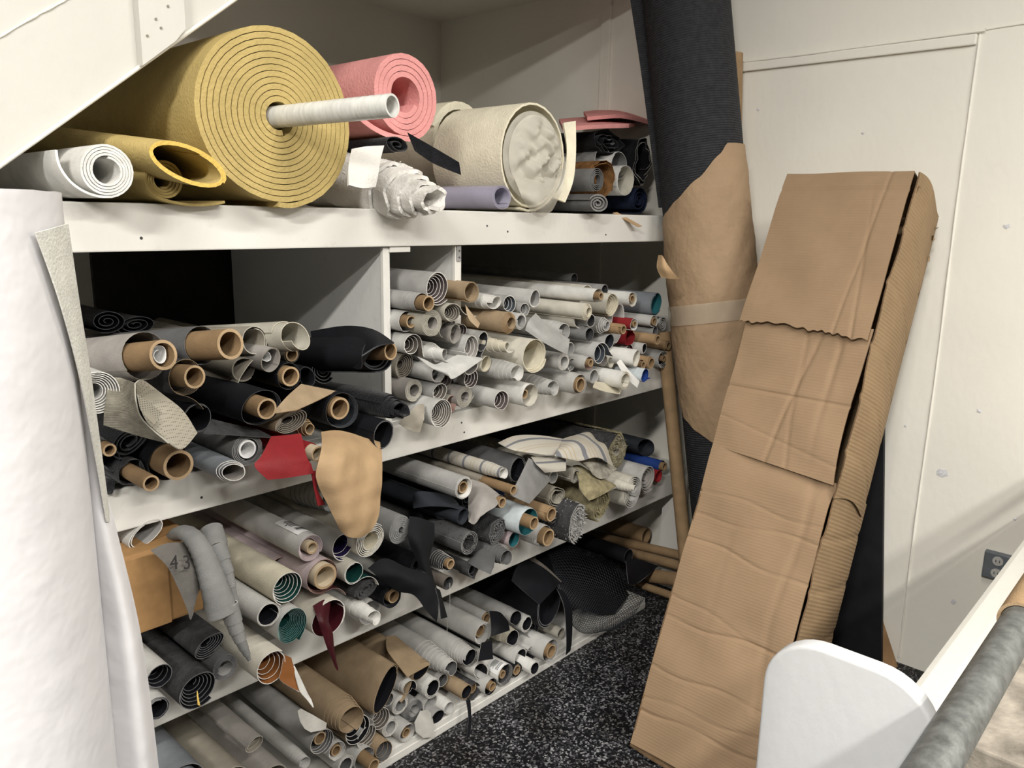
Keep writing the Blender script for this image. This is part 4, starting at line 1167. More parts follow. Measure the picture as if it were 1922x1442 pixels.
    ('vinyl_roll', 'roll with dense teal-green rings at the shelf edge', (0.8086, -0.16, 0.6063), 0.0353, 0.0141, 11, 'lgrey/green/tealedge', 2, 1.28, {'cone': -0.035, 'fill': 0.3, 'th': 0.0009, 'tail': (0.025, 20, 0), 'end': 330, 'sq': 1.08, 'sqa': 70}),
    ('vinyl_roll', 'small brown-grey ringed roll behind the dark green rings', (0.8701, -0.1, 0.6301), 0.0236, 0.0071, 6, 'taupe/dtaupe/greytaupe', 2, 1.28, {'cone': -0.05}),
    ('vinyl_roll', 'ivory roll lined in glossy burgundy with a hanging tongue', (0.8911, -0.17, 0.5956), 0.0408, 0.0388, 1.15, 'ivory/burg/edge', 2, 1.28, {'sq': 1.08, 'sqa': 30}),
    ('vinyl_roll', 'bright white stepped roll pointing over the shelf edge', (1.0006, -0.1, 0.5614), 0.0208, 0.0141, 5, 'white/white/edge', 2, 0.9, {'cone': 0.1}),
    ('vinyl_roll', 'ivory roll with dark green lining and a loose green flap', (0.9741, -0.15, 0.6664), 0.0257, 0.0221, 1.6, 'ivory/green/edge', 2, 1.28, {'tail': (0.07, -95, 0), 'end': 300, 'dirn': 1}),
    ('fabric_roll', 'flattened charcoal felt roll below the green flap', (1.015, -0.14, 0.6077), 0.0246, 0.0049, 3, 'char/char/char', 2, 1.28, {'cone': -0.004, 'sq': 1.35, 'sqa': 12, 'th': 0.012, 'fill': 0.85}),
    ('fabric_roll', 'black roll with small wooden core left of the black drape', (1.098, -0.13, 0.5561), 0.027, 0.0203, 4, 'black/black/edgek', 2, 1.28, {'cone': -0.012, 'core': (0.0164, 0, (0.0034, 0.0002), 'core')}),
    ('vinyl_roll', 'pale grey roll with deep purple lining under the tan hide', (0.9662, -0.13, 0.724), 0.0308, 0.0216, 2.2, 'lgrey/purple/edge', 2, 1.28, {'cone': -0.03}),
    ('vinyl_roll', 'ivory roll of slack cream layers peeking out below the tan hide', (1.0283, -0.14, 0.7248), 0.0384, 0.0192, 5, 'ivory/cream/white', 2, 1.28, {'cone': 0.003, 'sq': 1.12, 'sqa': 25, 'wob': 0.05, 'end': 40}),
    ('vinyl_roll', 'grey roll with blue-edged layers behind the tan hide', (1.0122, 0.11, 0.7902), 0.0396, 0.0238, 8, 'ltaupe/silver/bgrey', 2, 1.28, {'cone': 0.13}),
    ('vinyl_roll', 'long dim beige roll right under the second shelf', (0.9816, 0.12, 0.8282), 0.0329, 0.0296, 1.7, 'ltaupe/taupe/ltaupe', 2, 1.28, {}),
    ('fabric_roll', 'charcoal grey felt roll with a tight spiral end', (1.1225, -0.13, 0.7214), 0.0325, 0.0072, 6, 'mgrey/dgrey/mgrey', 2, 1.28, {'cone': 0.006, 'th': 0.008, 'fill': 0.85, 'sq': 1.06, 'sqa': 70}),
    ('fabric_roll', 'black cloth roll with a small round hole under the drape', (1.1872, -0.12, 0.6055), 0.0251, 0.0151, 3, 'black/velvet/edgek', 2, 1.28, {}),
    ('fabric_roll', 'dark roll with pale ribbed rings and loose threads', (1.2816, -0.08, 0.5806), 0.0239, 0.0172, 7, 'char/char/edge', 2, 1.28, {'cone': 0.05, 'core': (0.0132, 0.052, (0.0033, -0.0004), 'core')}),
    ('fabric_roll', 'small brown-black hollow tube at the shelf edge', (1.269, -0.14, 0.5362), 0.0176, 0.0158, 1.7, 'dtaupe/char/dtaupe', 2, 1.28, {}),
    ('fabric_roll', 'charcoal roll with a frayed fuzzy hollow end', (1.354, -0.13, 0.6177), 0.0313, 0.0188, 3, 'dgrey/char/mgrey', 2, 1.28, {'cone': -0.004, 'th': 0.004, 'wob': 0.03, 'tuft': ('char', 500, 0.006)}),
    ('fabric_roll', 'charcoal stepped roll with a pointed flap over the shelf edge', (1.4601, -0.1, 0.5523), 0.0295, 0.0183, 6, 'dgrey/dgrey/mgrey', 2, 1.28, {'cone': 0.07}),
    ('fabric_roll', 'small black ringed roll at the shelf edge under the charcoal flap', (1.3794, -0.12, 0.5268), 0.0162, 0.0049, 4, 'char/black/edged', 2, 1.28, {'cone': -0.05}),
    ('fabric_roll', 'black and grey tweed roll squashed square', (1.4687, -0.12, 0.6141), 0.0328, 0.0039, 5, 'char/char/dgrey', 2, 1.28, {'cone': -0.004, 'sq': 1.15, 'sqa': 40, 'th': 0.006, 'wob': 0.08, 'ny': 8, 'crumple': 0.006, 'tuft': ('mgrey', 500, 0.005)}),
    ('vinyl_roll', 'smooth silver-grey roll with a bright white end', (1.3213, -0.14, 0.778), 0.0296, 0.0248, 6, 'silver/white/white', 2, 1.28, {'cone': 0.004, 'core': (0.0156, -0.01, (0.0082, -0.003), 'core')}),
    ('fabric_roll', 'black rounded roll directly behind the bright white end', (1.4129, -0.06, 0.708), 0.0211, 0.0025, 2, 'black/black/edgek', 2, 1.28, {'cone': -0.004, 'sq': 1.3, 'sqa': 60}),
    ('fabric_roll', 'dark slate cloth roll with a soft drooping opening', (1.3189, -0.14, 0.7024), 0.0211, 0.0169, 2, 'slate/slate/slate', 2, 1.28, {'sq': 1.1, 'sqa': 60}),
    ('fabric_roll', 'taupe satin roll with a small core and a falling flap', (1.4457, -0.15, 0.7104), 0.0184, 0.0173, 2, 'greytaupe/taupe/greytaupe', 2, 1.28, {'cone': -0.012, 'core': (0.0144, 0.01, (-0.002, 0.0014), 'core')}),
    ('fabric_roll', 'dark navy fur roll behind the taupe satin', (1.5217, -0.06, 0.6798), 0.0333, 0.004, 3, 'navy/navy/navy', 2, 1.28, {'cone': -0.004, 'wob': 0.1, 'th': 0.01, 'tuft': ('navy', 1600, 0.012)}),
    ('fabric_roll', 'beige cloth roll on a long brown cardboard tube', (1.4759, -0.06, 0.7408), 0.0144, 0.0136, 1.5, 'taupe/taupe/ltaupe', 2, 1.28, {'cone': -0.012, 'core': (0.0131, 0.11, (0, 0), 'core')}),
    ('fabric_roll', 'slim striped cotton roll stepping to a white end', (1.4868, -0.07, 0.7743), 0.0191, 0.0134, 5, 'ticking/white/white', 2, 1.28, {'cone': 0.06}),
    ('fabric_roll', 'dark grey hollow cloth roll behind the square grey flap', (1.624, -0.05, 0.7366), 0.0367, 0.0294, 1.8, 'dgrey/black/mgrey', 2, 1.28, {'sq': 1.1, 'sqa': 70}),
    ('vinyl_roll', 'pale blue-white roll lined in teal with an oval brown core', (1.5378, -0.16, 0.6342), 0.0396, 0.0372, 4, 'lblue/teal/lblue', 2, 1.28, {'cone': 0.012, 'core': (0.018, 0.045, (-0.0157, 0.0102), 'core')}),
    ('cardboard_tube', 'bare orange-brown cardboard tube right of the teal lined roll', (1.6742, -0.14, 0.6093), 0.0229, 0.0216, 1.1, 'kraft/kraft/kraft', 2, 1.28, {'cone': -0.012, 'core': (0.0208, 0, (0, 0), 'core'), 'cat': 'tube'}),
    ('vinyl_roll', 'pale grey roll with a thick wooden core ring at the shelf edge', (1.6489, -0.12, 0.5485), 0.0331, 0.0311, 3, 'lgrey/silver/edge', 2, 1.28, {'cone': 0.02, 'core': (0.0256, 0.035, (-0.0035, 0.0031), 'core')}),
    ('vinyl_roll', 'small white loop behind the square grey flap', (1.7758, -0.06, 0.6797), 0.021, 0.0178, 1.7, 'white/lgrey/edge', 2, 1.28, {}),
    ('fabric_roll', 'beige woven roll with a small round hole under the striped cloth', (1.8203, -0.11, 0.6869), 0.024, 0.0144, 3, 'stone/stone/ltaupe', 2, 1.28, {'cone': 0.003}),
    ('fabric_roll', 'large grey pile roll with shaggy beige end, top right', (2.1631, -0.02, 0.6684), 0.0575, 0.0115, 6, 'char/stone/olive', 2, 1.28, {'cone': -0.004, 'th': 0.012, 'fill': 0.85, 'sq': 1.08, 'sqa': 80, 'tail': (0.02, 40, 0), 'end': 60, 'ny': 8, 'crumple': 0.008, 'tuft': ('stone', 900, 0.008)}),
    ('fabric_roll', 'dark slate sheet roll behind the blue roll', (2.4552, 0.05, 0.6085), 0.0421, 0.0379, 1.7, 'slate/slate/slate', 2, 1.28, {'sq': 1.5, 'sqa': -20}),
    ('fabric_roll', 'royal blue roll with a small brown core at the far right', (2.4469, -0.03, 0.5554), 0.0218, 0.0205, 2, 'blue/blue/blue', 2, 1.28, {'cone': -0.012, 'core': (0.0161, 0.012, (-0.0035, 0.0016), 'core')}),
    ('vinyl_roll', 'white ringed roll behind the stepped cone roll, far right', (2.2788, -0.08, 0.5588), 0.0482, 0.0144, 4, 'lgrey/greytaupe/edge', 2, 1.28, {'cone': -0.02}),
    ('fabric_roll', 'bright red loop at the far right of the third shelf', (2.3928, -0.05, 0.5339), 0.023, 0.0207, 1.7, 'red/red/red', 2, 1.28, {}),
    ('vinyl_roll', 'pale roll with a pointed top fold and stepped core, far right', (2.1213, -0.12, 0.5625), 0.0525, 0.0262, 4, 'ivory/lgrey/edge', 2, 1.28, {'cone': 0.003, 'sq': 1.06, 'sqa': 60}),
    ('fabric_roll', 'olive chenille cloth folded into a drooping oval', (1.935, -0.13, 0.5655), 0.0433, 0.0052, 4, 'olive/olive/olive', 2, 1.28, {'cone': -0.004, 'sq': 1.25, 'sqa': 60, 'th': 0.009, 'ny': 8, 'crumple': 0.006, 'tuft': ('olive', 900, 0.007)}),
    ('fabric_roll', 'taupe suede roll bulging under the beige woven roll', (1.7469, -0.1, 0.6326), 0.0381, 0.019, 2.5, 'taupe/stone/stone', 2, 1.28, {'sq': 1.15, 'sqa': -20, 'ny': 8, 'crumple': 0.008}),
    ('fabric_roll', 'shaggy grey and black fur roll drooping over the shelf edge', (1.7718, -0.16, 0.5606), 0.0454, 0.0054, 5, 'char/dgrey/silver', 2, 1.28, {'cone': -0.004, 'sq': 1.35, 'sqa': 80, 'th': 0.008, 'wob': 0.06, 'ny': 8, 'crumple': 0.004, 'tuft': ('silver', 900, 0.011)}),
    ('fabric_roll', 'black and white zigzag woven roll beside the shaggy fur roll', (1.7541, -0.11, 0.5607), 0.0321, 0.0038, 4, 'chevron/chevron/char', 2, 1.28, {'cone': -0.004, 'sq': 1.2, 'sqa': -50}),
    ('fabric_roll', 'small mauve roll with teal rim under the teal lined roll', (1.5371, -0.12, 0.5679), 0.0233, 0.021, 1.7, 'mauve/teal/rose', 2, 1.28, {}),
    ('vinyl_roll', 'flattened dark mesh roll under the brown carton', (0.6592, -0.1, 0.5993), 0.0241, 0.0072, 6, 'char/black/edged', 3, 1.28, {'cone': -0.02, 'sq': 1.42, 'sqa': 20}),
    ('vinyl_roll', 'large dark perforated rubber roll with a yellow sliver inside', (0.608, -0.15, 0.5456), 0.0363, 0.0109, 6, 'char/black/edged', 3, 1.28, {'cone': -0.04, 'sq': 1.1, 'sqa': 25}),
    ('vinyl_roll', 'dark roll with speckled pale grey inner rings', (0.6765, -0.12, 0.5521), 0.027, 0.0149, 5, 'dgrey/silver/edged', 3, 1.28, {'cone': 0.003}),
    ('vinyl_roll', 'grey roll with black ringed opening beside the upright white roll', (0.5501, -0.12, 0.5863), 0.025, 0.0137, 4, 'lgrey/black/edged', 3, 1.28, {'cone': -0.05}),
    ('vinyl_roll', 'black dotted hollow roll lowest beside the upright white roll', (0.536, -0.13, 0.5325), 0.0234, 0.0164, 2.5, 'lgrey/black/edged', 3, 1.28, {}),
    ('vinyl_roll', 'ivory roll with chestnut brown rings and a trailing white tail', (0.7503, -0.18, 0.5428), 0.0368, 0.0155, 4.2, 'ivory/brown/edge', 3, 1.28, {'cone': -0.05, 'end': 55, 'dirn': -1, 'fill': 0.3}),
    ('vinyl_roll', 'large tan roll stepping out in rings, bottom shelf', (1.0032, -0.03, 0.2525), 0.0444, 0.032, 5, 'tan/tan/tan', 4, 1.28, {'cone': 0.06}),
    ('vinyl_roll', 'tan roll with a tall pinched black mouth, bottom shelf', (1.1419, -0.04, 0.2505), 0.0385, 0.0346, 1.6, 'tan/black/tan', 4, 1.28, {'sq': 1.75, 'sqa': 60, 'th': 0.0025}),
    ('vinyl_roll', 'small tan roll with black lining and a pointed corner flap', (1.288, -0.01, 0.2248), 0.0256, 0.0218, 1.5, 'tan/black/tan', 4, 1.28, {'sq': 1.3, 'sqa': 28, 'tail': (0.07, -50, 0), 'end': 190, 'dirn': 1}),
    ('vinyl_roll', 'grey roll with dark ringed end and torn paper label', (0.9428, -0.05, 0.2041), 0.0314, 0.024, 4, 'silver/dgrey/edge', 4, 1.28, {'cone': -0.03, 'core': (0.0161, -0.01, (-0.0008, 0.0074), 'core')}),
    ('vinyl_roll', 'white-edged roll with brown core in front of the torn label roll', (0.9898, -0.04, 0.1506), 0.0242, 0.0169, 4, 'lgrey/lgrey/edge', 4, 1.28, {'cone': -0.012, 'core': (0.0143, -0.005, (0.0002, -0.0012), 'core')}),
    ('vinyl_roll', 'light grey stepped roll at the bottom frame edge', (0.8953, 0, 0.1732), 0.0161, 0.0129, 5, 'lgrey/lgrey/edge', 4, 1.28, {'cone': 0.05}),
    ('vinyl_roll', 'pale ring roll with torn white corner at the very bottom', (1.0262, -0.02, 0.0801), 0.0249, 0.0174, 3, 'lgrey/dgrey/edge', 4, 1.28, {}),
    ('vinyl_roll', 'pale roll with a bright cardboard core poking out at the bottom', (1.0798, -0.03, 0.0728), 0.0307, 0.0288, 3, 'lgrey/silver/edge', 4, 1.28, {'cone': -0.012, 'core': (0.0168, 0.045, (-0.0063, 0.0096), 'core')}),
    ('vinyl_roll', 'grey oval roll with brown-grey rings under the large tan roll', (1.0969, -0.02, 0.124), 0.0296, 0.0089, 7, 'silver/dtaupe/edge', 4, 1.28, {'cone': -0.05, 'sq': 1.12, 'sqa': 30}),
    ('vinyl_roll', 'tan roll with dark grey ringed hollow near the floor', (1.1383, -0.04, 0.0692), 0.027, 0.0108, 4, 'tan/dgrey/tan', 4, 1.28, {'cone': -0.05}),
    ('vinyl_roll', 'pale thick ring roll with tan hole near the shelf edge', (1.2273, -0.02, 0.0688), 0.0266, 0.0247, 4, 'lgrey/lgrey/edge', 4, 1.28, {'cone': 0.003, 'core': (0.0139, -0.01, (0.0062, -0.0082), 'core')}),
    ('vinyl_roll', 'pale grey roll with thin rings left of the tan hole', (1.185, 0, 0.0983), 0.0277, 0.0166, 5, 'lgrey/silver/edge', 4, 1.28, {'cone': 0.003}),
    ('vinyl_roll', 'grey roll with taupe rings under the pinched black mouth', (1.1521, -0.01, 0.1437), 0.0297, 0.0089, 6, 'lgrey/dtaupe/edge', 4, 1.28, {'cone': -0.05}),
    ('vinyl_roll', 'grey plastic-wrapped roll with a dark outer rim', (1.2774, 0.01, 0.0992), 0.0311, 0.0171, 5, 'silver/silver/edged', 4, 1.28, {'cone': 0.003}),
    ('vinyl_roll', 'light grey roll with grey hole right of the pinched mouth', (1.2202, 0, 0.1473), 0.0272, 0.0169, 4, 'lgrey/mgrey/edge', 4, 1.28, {'cone': 0.003}),
    ('vinyl_roll', 'small light grey roll tucked in the pinched black mouth', (1.1825, 0, 0.1829), 0.0205, 0.016, 1.7, 'lgrey/dgrey/edge', 4, 1.28, {}),
    ('vinyl_roll', 'white stepped roll with black hole and black wrap', (1.2444, 0.03, 0.1956), 0.0252, 0.0192, 3, 'white/black/edge', 4, 1.28, {'cone': 0.05}),
    ('vinyl_roll', 'white roll with black double-walled opening', (1.3392, 0, 0.1429), 0.0289, 0.0217, 2.4, 'white/black/edge', 4, 1.28, {}),
    ('vinyl_roll', 'small pale tube above the tan and black sheet', (1.3956, 0.02, 0.1332), 0.0195, 0.0176, 1.7, 'lgrey/dgrey/edge', 4, 1.28, {}),
    ('vinyl_roll', 'long pale grey roll telescoping in nine steps', (1.3921, 0.1, 0.1912), 0.037, 0.0185, 9, 'lgrey/dgrey/edge', 4, 1.28, {'cone': 0.13}),
    ('vinyl_roll', 'pale grey stepped roll with curled white inner edge and black wrap', (1.4703, 0.05, 0.19), 0.0339, 0.0238, 7, 'lgrey/black/edge', 4, 1.28, {'cone': 0.07}),
    ('vinyl_roll', 'pale grey roll with gold-brown core and grey rings, upper bottom shelf', (1.5205, -0.02, 0.2466), 0.0335, 0.0228, 4, 'lgrey/silver/edge', 4, 1.28, {'cone': -0.01, 'core': (0.0189, -0.015, (0.0013, 0.003), 'core'), 'tail': (0.012, 10, 0), 'end': 330}),
    ('vinyl_roll', 'dim grey roll with a neat small wooden core', (1.5728, 0.02, 0.261), 0.0191, 0.018, 2, 'silver/silver/silver', 4, 1.28, {'cone': -0.012, 'core': (0.015, 0.003, (-0.0017, 0.0019), 'core')}),
    ('vinyl_roll', 'grey stepped roll with a black hollow beside the big black vinyl', (1.7154, 0.07, 0.2042), 0.026, 0.0221, 4, 'silver/black/lgrey', 4, 1.28, {'cone': 0.05}),
    ('vinyl_roll', 'pale roll with black lining and a white curled edge', (1.7608, 0.02, 0.1682), 0.0276, 0.0207, 2.5, 'lgrey/black/edge', 4, 1.28, {}),
    ('vinyl_roll', 'black ringed roll beneath the big black vinyl', (1.7975, 0.02, 0.13), 0.0267, 0.008, 5, 'lgrey/black/edged', 4, 1.28, {'cone': -0.05}),
    ('vinyl_roll', 'cream stepped roll with black hollow, bottom shelf centre', (1.6692, 0.04, 0.1667), 0.029, 0.0226, 4, 'cream/black/edge', 4, 1.28, {'cone': 0.05}),
    ('vinyl_roll', 'pale split roll with black lining and pointed flap', (1.6866, -0.02, 0.0997), 0.0278, 0.0236, 1.6, 'lgrey/black/edge', 4, 1.28, {'tail': (0.03, 20, 0), 'end': 50, 'sq': 1.1, 'sqa': 30}),
    ('vinyl_roll', 'pale loop with black felt lining behind the split roll', (1.7566, 0, 0.0671), 0.0259, 0.0233, 1.7, 'lgrey/black/edged', 4, 1.28, {'sq': 1.15, 'sqa': 70}),
    ('vinyl_roll', 'light grey roll with frayed wooden core beside the black drop', (1.8006, -0.05, 0.0839), 0.0374, 0.0351, 4, 'lgrey/silver/edge', 4, 1.28, {'cone': -0.012, 'core': (0.0226, 0.01, (-0.0096, 0.007), 'core')}),
    ('vinyl_roll', 'small white hollow roll at the shelf edge', (1.711, -0.06, 0.0657), 0.0234, 0.0182, 2, 'white/black/edge', 4, 1.28, {}),
    ('vinyl_roll', 'small grey ringed roll under the square black flap', (1.5762, 0.03, 0.1021), 0.0207, 0.0062, 5, 'lgrey/mgrey/edge', 4, 1.28, {'cone': -0.05}),
    ('vinyl_roll', 'white roll with printed paper label and grey wound end', (1.6105, -0.03, 0.0757), 0.0336, 0.0293, 7, 'white/char/edge', 4, 1.28, {'cone': -0.012, 'core': (0.0129, 0, (-0.0139, 0.0078), 'core'), 'tag_sticker': (0.004, 0.05, 80, 160, 9)}),
    ('vinyl_roll', 'brown core in a black wrap right of the labelled white roll', (1.6648, -0.03, 0.0649), 0.0226, 0.0212, 2, 'black/black/edge', 4, 1.28, {'cone': -0.012, 'core': (0.016, 0, (-0.0031, 0.0036), 'core')}),
    ('vinyl_roll', 'pale roll with brown core and black lining at the shelf edge', (1.5368, -0.04, 0.0718), 0.0272, 0.0256, 2, 'lgrey/black/edge', 4, 1.28, {'cone': -0.012, 'core': (0.0142, 0.01, (-0.0057, 0.0094), 'core')}),
    ('vinyl_roll', 'white leaf-shaped roll lined in black', (1.5227, -0.01, 0.118), 0.0279, 0.0251, 1.3, 'white/black/edge', 4, 1.28, {'sq': 1.3, 'sqa': -40}),
    ('vinyl_roll', 'tan roll with black lining from which a black strap hangs', (1.444, -0.03, 0.0952), 0.0212, 0.0182, 1.5, 'tan/black/tan', 4, 1.28, {'sq': 1.1, 'sqa': 30}),
    ('vinyl_roll', 'charcoal roll with brown core beside the tan strap roll', (1.4863, -0.02, 0.0719), 0.0254, 0.0238, 4, 'char/char/edged', 4, 1.28, {'cone': -0.012, 'core': (0.0164, -0.01, (0.0006, 0.0069), 'core')}),
    ('vinyl_roll', 'pale flattened tube above the crumpled plastic', (1.339, 0.01, 0.0903), 0.0232, 0.0209, 1.7, 'lgrey/silver/edge', 4, 1.28, {'sq': 1.2, 'sqa': 20}),
    ('vinyl_roll', 'short white stepped roll above the shelf edge', (1.3808, 0, 0.0717), 0.0206, 0.0165, 3, 'white/lgrey/edge', 4, 1.28, {'cone': 0.03}),
    ('vinyl_roll', 'dark mouthed grey roll beside the short white stepped roll', (1.3402, -0.02, 0.0618), 0.0204, 0.0184, 1.7, 'silver/black/edged', 4, 1.28, {'sq': 1.2}),
    ('vinyl_roll', 'dirty clear plastic tube roll beside the black drop', (1.914, 0, 0.0813), 0.0194, 0.0165, 1.7, 'ltaupe/stone/edge', 4, 1.28, {}),
    ('vinyl_roll', 'taupe leathergrain roll with thin pale rings, bottom left', (0.7649, -0.06, 0.2959), 0.0186, 0.0074, 5, 'greytaupe/taupe/ltaupe', 4, 1.28, {'cone': -0.05, 'sq': 1.2, 'sqa': 25}),
    ('vinyl_roll', 'slate grey roll at the bottom left beside the upright white roll', (0.6064, -0.05, 0.2747), 0.0537, 0.0064, 4, 'bgrey/dgrey/mgrey', 4, 1.28, {'cone': -0.004}),
    ('vinyl_roll', 'broad taupe sheet roll at the bottom left', (0.6998, -0.06, 0.2261), 0.05, 0.025, 3, 'taupe/taupe/ltaupe', 4, 1.28, {'cone': -0.004}),
    ('vinyl_roll', 'lower taupe-grey roll below the thin pale rings', (0.8186, -0.03, 0.161), 0.0378, 0.034, 2, 'greytaupe/taupe/ltaupe', 4, 1.28, {}),
    ('foam_roll', 'huge dusty yellow foam roll on a white plastic tube', (0.8841, -0.06, 1.6328), 0.1692, 0.0288, 12, 'yellow/yellow/yellow', 5, 1.1, {'cone': 0.006, 'th': 0.03, 'fill': 0.87, 'wob': 0.022, 'sq': 1, 'end': 285, 'tail': (0.05, 30, 0), 'seg': 36}),
    ('vinyl_roll', 'thick white vinyl roll with an upturned flap, top shelf left end', (0.5381, -0.1, 1.5129), 0.0428, 0.0214, 4.5, 'white/white/white', 5, 0.9, {'cone': 0.004, 'th': 0.0045, 'fill': 0.8, 'end': 262, 'dirn': -1, 'tail': (0.105, 100, 0.03)}),
    ('foam_roll', 'folded yellow foam sheet with bright cut edges', (0.665, -0.13, 1.5283), 0.0409, 0.0381, 1.25, 'yellow/yellow/yedge', 5, 0.7, {'yaw': 4, 'pitch': -6, 'sq': 1.75, 'sqa': -17, 'th': 0.007, 'end': 330, 'dirn': -1}),
    ('foam_roll', 'small yellow foam roll under the folded foam sheet', (0.6616, -0.04, 1.5043), 0.0355, 0.0142, 4, 'yellow/yellow/yellow', 5, 0.9, {'cone': -0.01, 'th': 0.007, 'fill': 0.85, 'tail': (0.12, 30, 0), 'end': 262, 'dirn': 1}),
    ('foam_roll', 'pink foam roll with a curled inner end', (1.278, 0.02, 1.7254), 0.0967, 0.0406, 4.2, 'pink/pink/pink', 5, 0.75, {'cone': -0.004, 'th': 0.02, 'fill': 0.9, 'end': 262, 'dirn': -1, 'tail': (0.14, 55, 0.05)}),
    ('fabric_roll', 'fluffy white batting roll drooping over the shelf edge', (1.2015, -0.0114, 1.5045), 0.0699, 0.021, 5, 'batting/batting/batting', 5, 0.45, {'cone': 0.17, 'yaw': 2, 'pitch': -7, 'th': 0.02, 'fill': 0.85, 'wob': 0.06, 'pw': 0.8, 'ny': 14, 'crumple': 0.009, 'seg': 40, 'tuft': ('batting', 700, 0.01)}),
    ('fabric_roll', 'folded black cloth roll on top of the white batting', (1.2398, 0, 1.61), 0.0262, 0.0031, 2, 'velvet/velvet/edgek', 5, 0.8, {'cone': -0.004, 'sq': 1.5, 'sqa': -10}),
    ('plastic_roll', 'clear violet-tinted plastic film roll lying on the shelf', (1.5636, -0.03, 1.5007), 0.0336, 0.0252, 3, 'clear_violet/clear_violet/clear_violet', 5, 0.5, {'sq': 1.1}),
    ('foam_roll', 'cream foam drum roll stuffed with crumpled white netting', (1.7052, -0.01, 1.613), 0.1393, 0.1254, 1.35, 'creamfoam/creamfoam/creamfoam', 5, 0.27, {'th': 0.016, 'sq': 1.06, 'sqa': 85, 'end': 250}),
    ('foam_roll', 'second cream foam roll standing behind the netting drum', (1.7276, 0.3, 1.6624), 0.1166, 0.1049, 1.3, 'creamfoam/creamfoam/creamfoam', 5, 0.7, {'th': 0.014}),
    ('leather_roll', 'brown suede roll wrapped around grey cloth', (2.1896, 0.1, 1.5778), 0.0622, 0.0528, 1.5, 'suede/suede/suede', 5, 0.8, {'wob': 0.08, 'ny': 10, 'crumple': 0.012}),
    ('fabric_roll', 'grey cloth spiral inside the brown suede', (2.1311, 0.085, 1.5705), 0.0388, 0.0155, 4, 'mgrey/dgrey/mgrey', 5, 0.6, {'cone': 0.003}),
    ('plastic_roll', 'white plastic tube roll right of the brown suede', (2.3424, 0.12, 1.5786), 0.0519, 0.0477, 1.2, 'white/ivory/white', 5, 0.8, {}),
    ('plastic_roll', 'white-rimmed tube behind the white plastic tube', (2.3557, 0.16, 1.6309), 0.0483, 0.0444, 1.2, 'white/mgrey/white', 5, 0.8, {}),
    ('plastic_roll', 'grey tube with white rim above the brown suede', (2.2865, 0.18, 1.6464), 0.0465, 0.0428, 1.2, 'mgrey/dgrey/white', 5, 0.8, {}),
    ('fabric_roll', 'flat folded grey rubber roll on the top shelf', (1.9371, -0.07, 1.4924), 0.033, 0.004, 3, 'dgrey/dgrey/mgrey', 5, 0.8, {'cone': -0.004, 'sq': 1.5, 'sqa': 0, 'th': 0.007}),
    ('fabric_roll', 'black cloth bundle under the pink foam sheets', (2.2957, 0.16, 1.7045), 0.0593, 0.0071, 3, 'velvet/velvet/edgek', 5, 0.8, {'cone': -0.004, 'sq': 1.6, 'sqa': -5, 'wob': 0.1, 'ny': 8, 'crumple': 0.014}),
    ('fabric_roll', 'black cloth with white stitched edge at the end of the top shelf', (2.5028, 0.16, 1.6584), 0.0696, 0.0487, 2, 'velvet/velvet/edge', 5, 0.8, {'sq': 1.2, 'sqa': 80, 'wob': 0.1, 'ny': 8, 'crumple': 0.012}),
    ('fabric_roll', 'dark navy cloth roll lowest at the end of the top shelf', (2.4374, 0.12, 1.5169), 0.048, 0.0058, 3, 'navy/navy/navy', 5, 0.8, {'cone': -0.004}),
    ('fabric_roll', 'small black roll below the netting drum', (2.0784, 0.15, 1.4954), 0.0283, 0.0034, 3, 'black/black/edgek', 5, 0.6, {'cone': -0.004, 'sq': 1.3}),
    ('vinyl_roll', 'pale loop with a taupe inside at the end of the loose grey flap', (1.3755, -0.11, 1.0773), 0.0203, 0.0182, 1.3, 'lgrey/greytaupe/edge', 1, 1.28, {'sq': 1.25, 'sqa': 25}),
    ('vinyl_roll', 'big black vinyl roll with a wide hollow mouth, bottom shelf', (1.8357, -0.01, 0.2207), 0.066, 0.0561, 1.7, 'black/black/edged', 4, 1.28, {'sq': 1.2, 'sqa': 75, 'th': 0.003}),
    ('vinyl_roll', 'plain black tube roll lying over the black netting', (2.3735, 0.05, 0.1956), 0.0299, 0.0269, 1.7, 'black/black/edged', 4, 1.28, {}),
    ('cardboard_tube', 'wide kraft tube deep under the third shelf', (2.6033, 0.12, 0.1899), 0.032, 0.0288, 1.7, 'kraft/kraft/kraft', 4, 1.28, {'cat': 'tube'}),
]
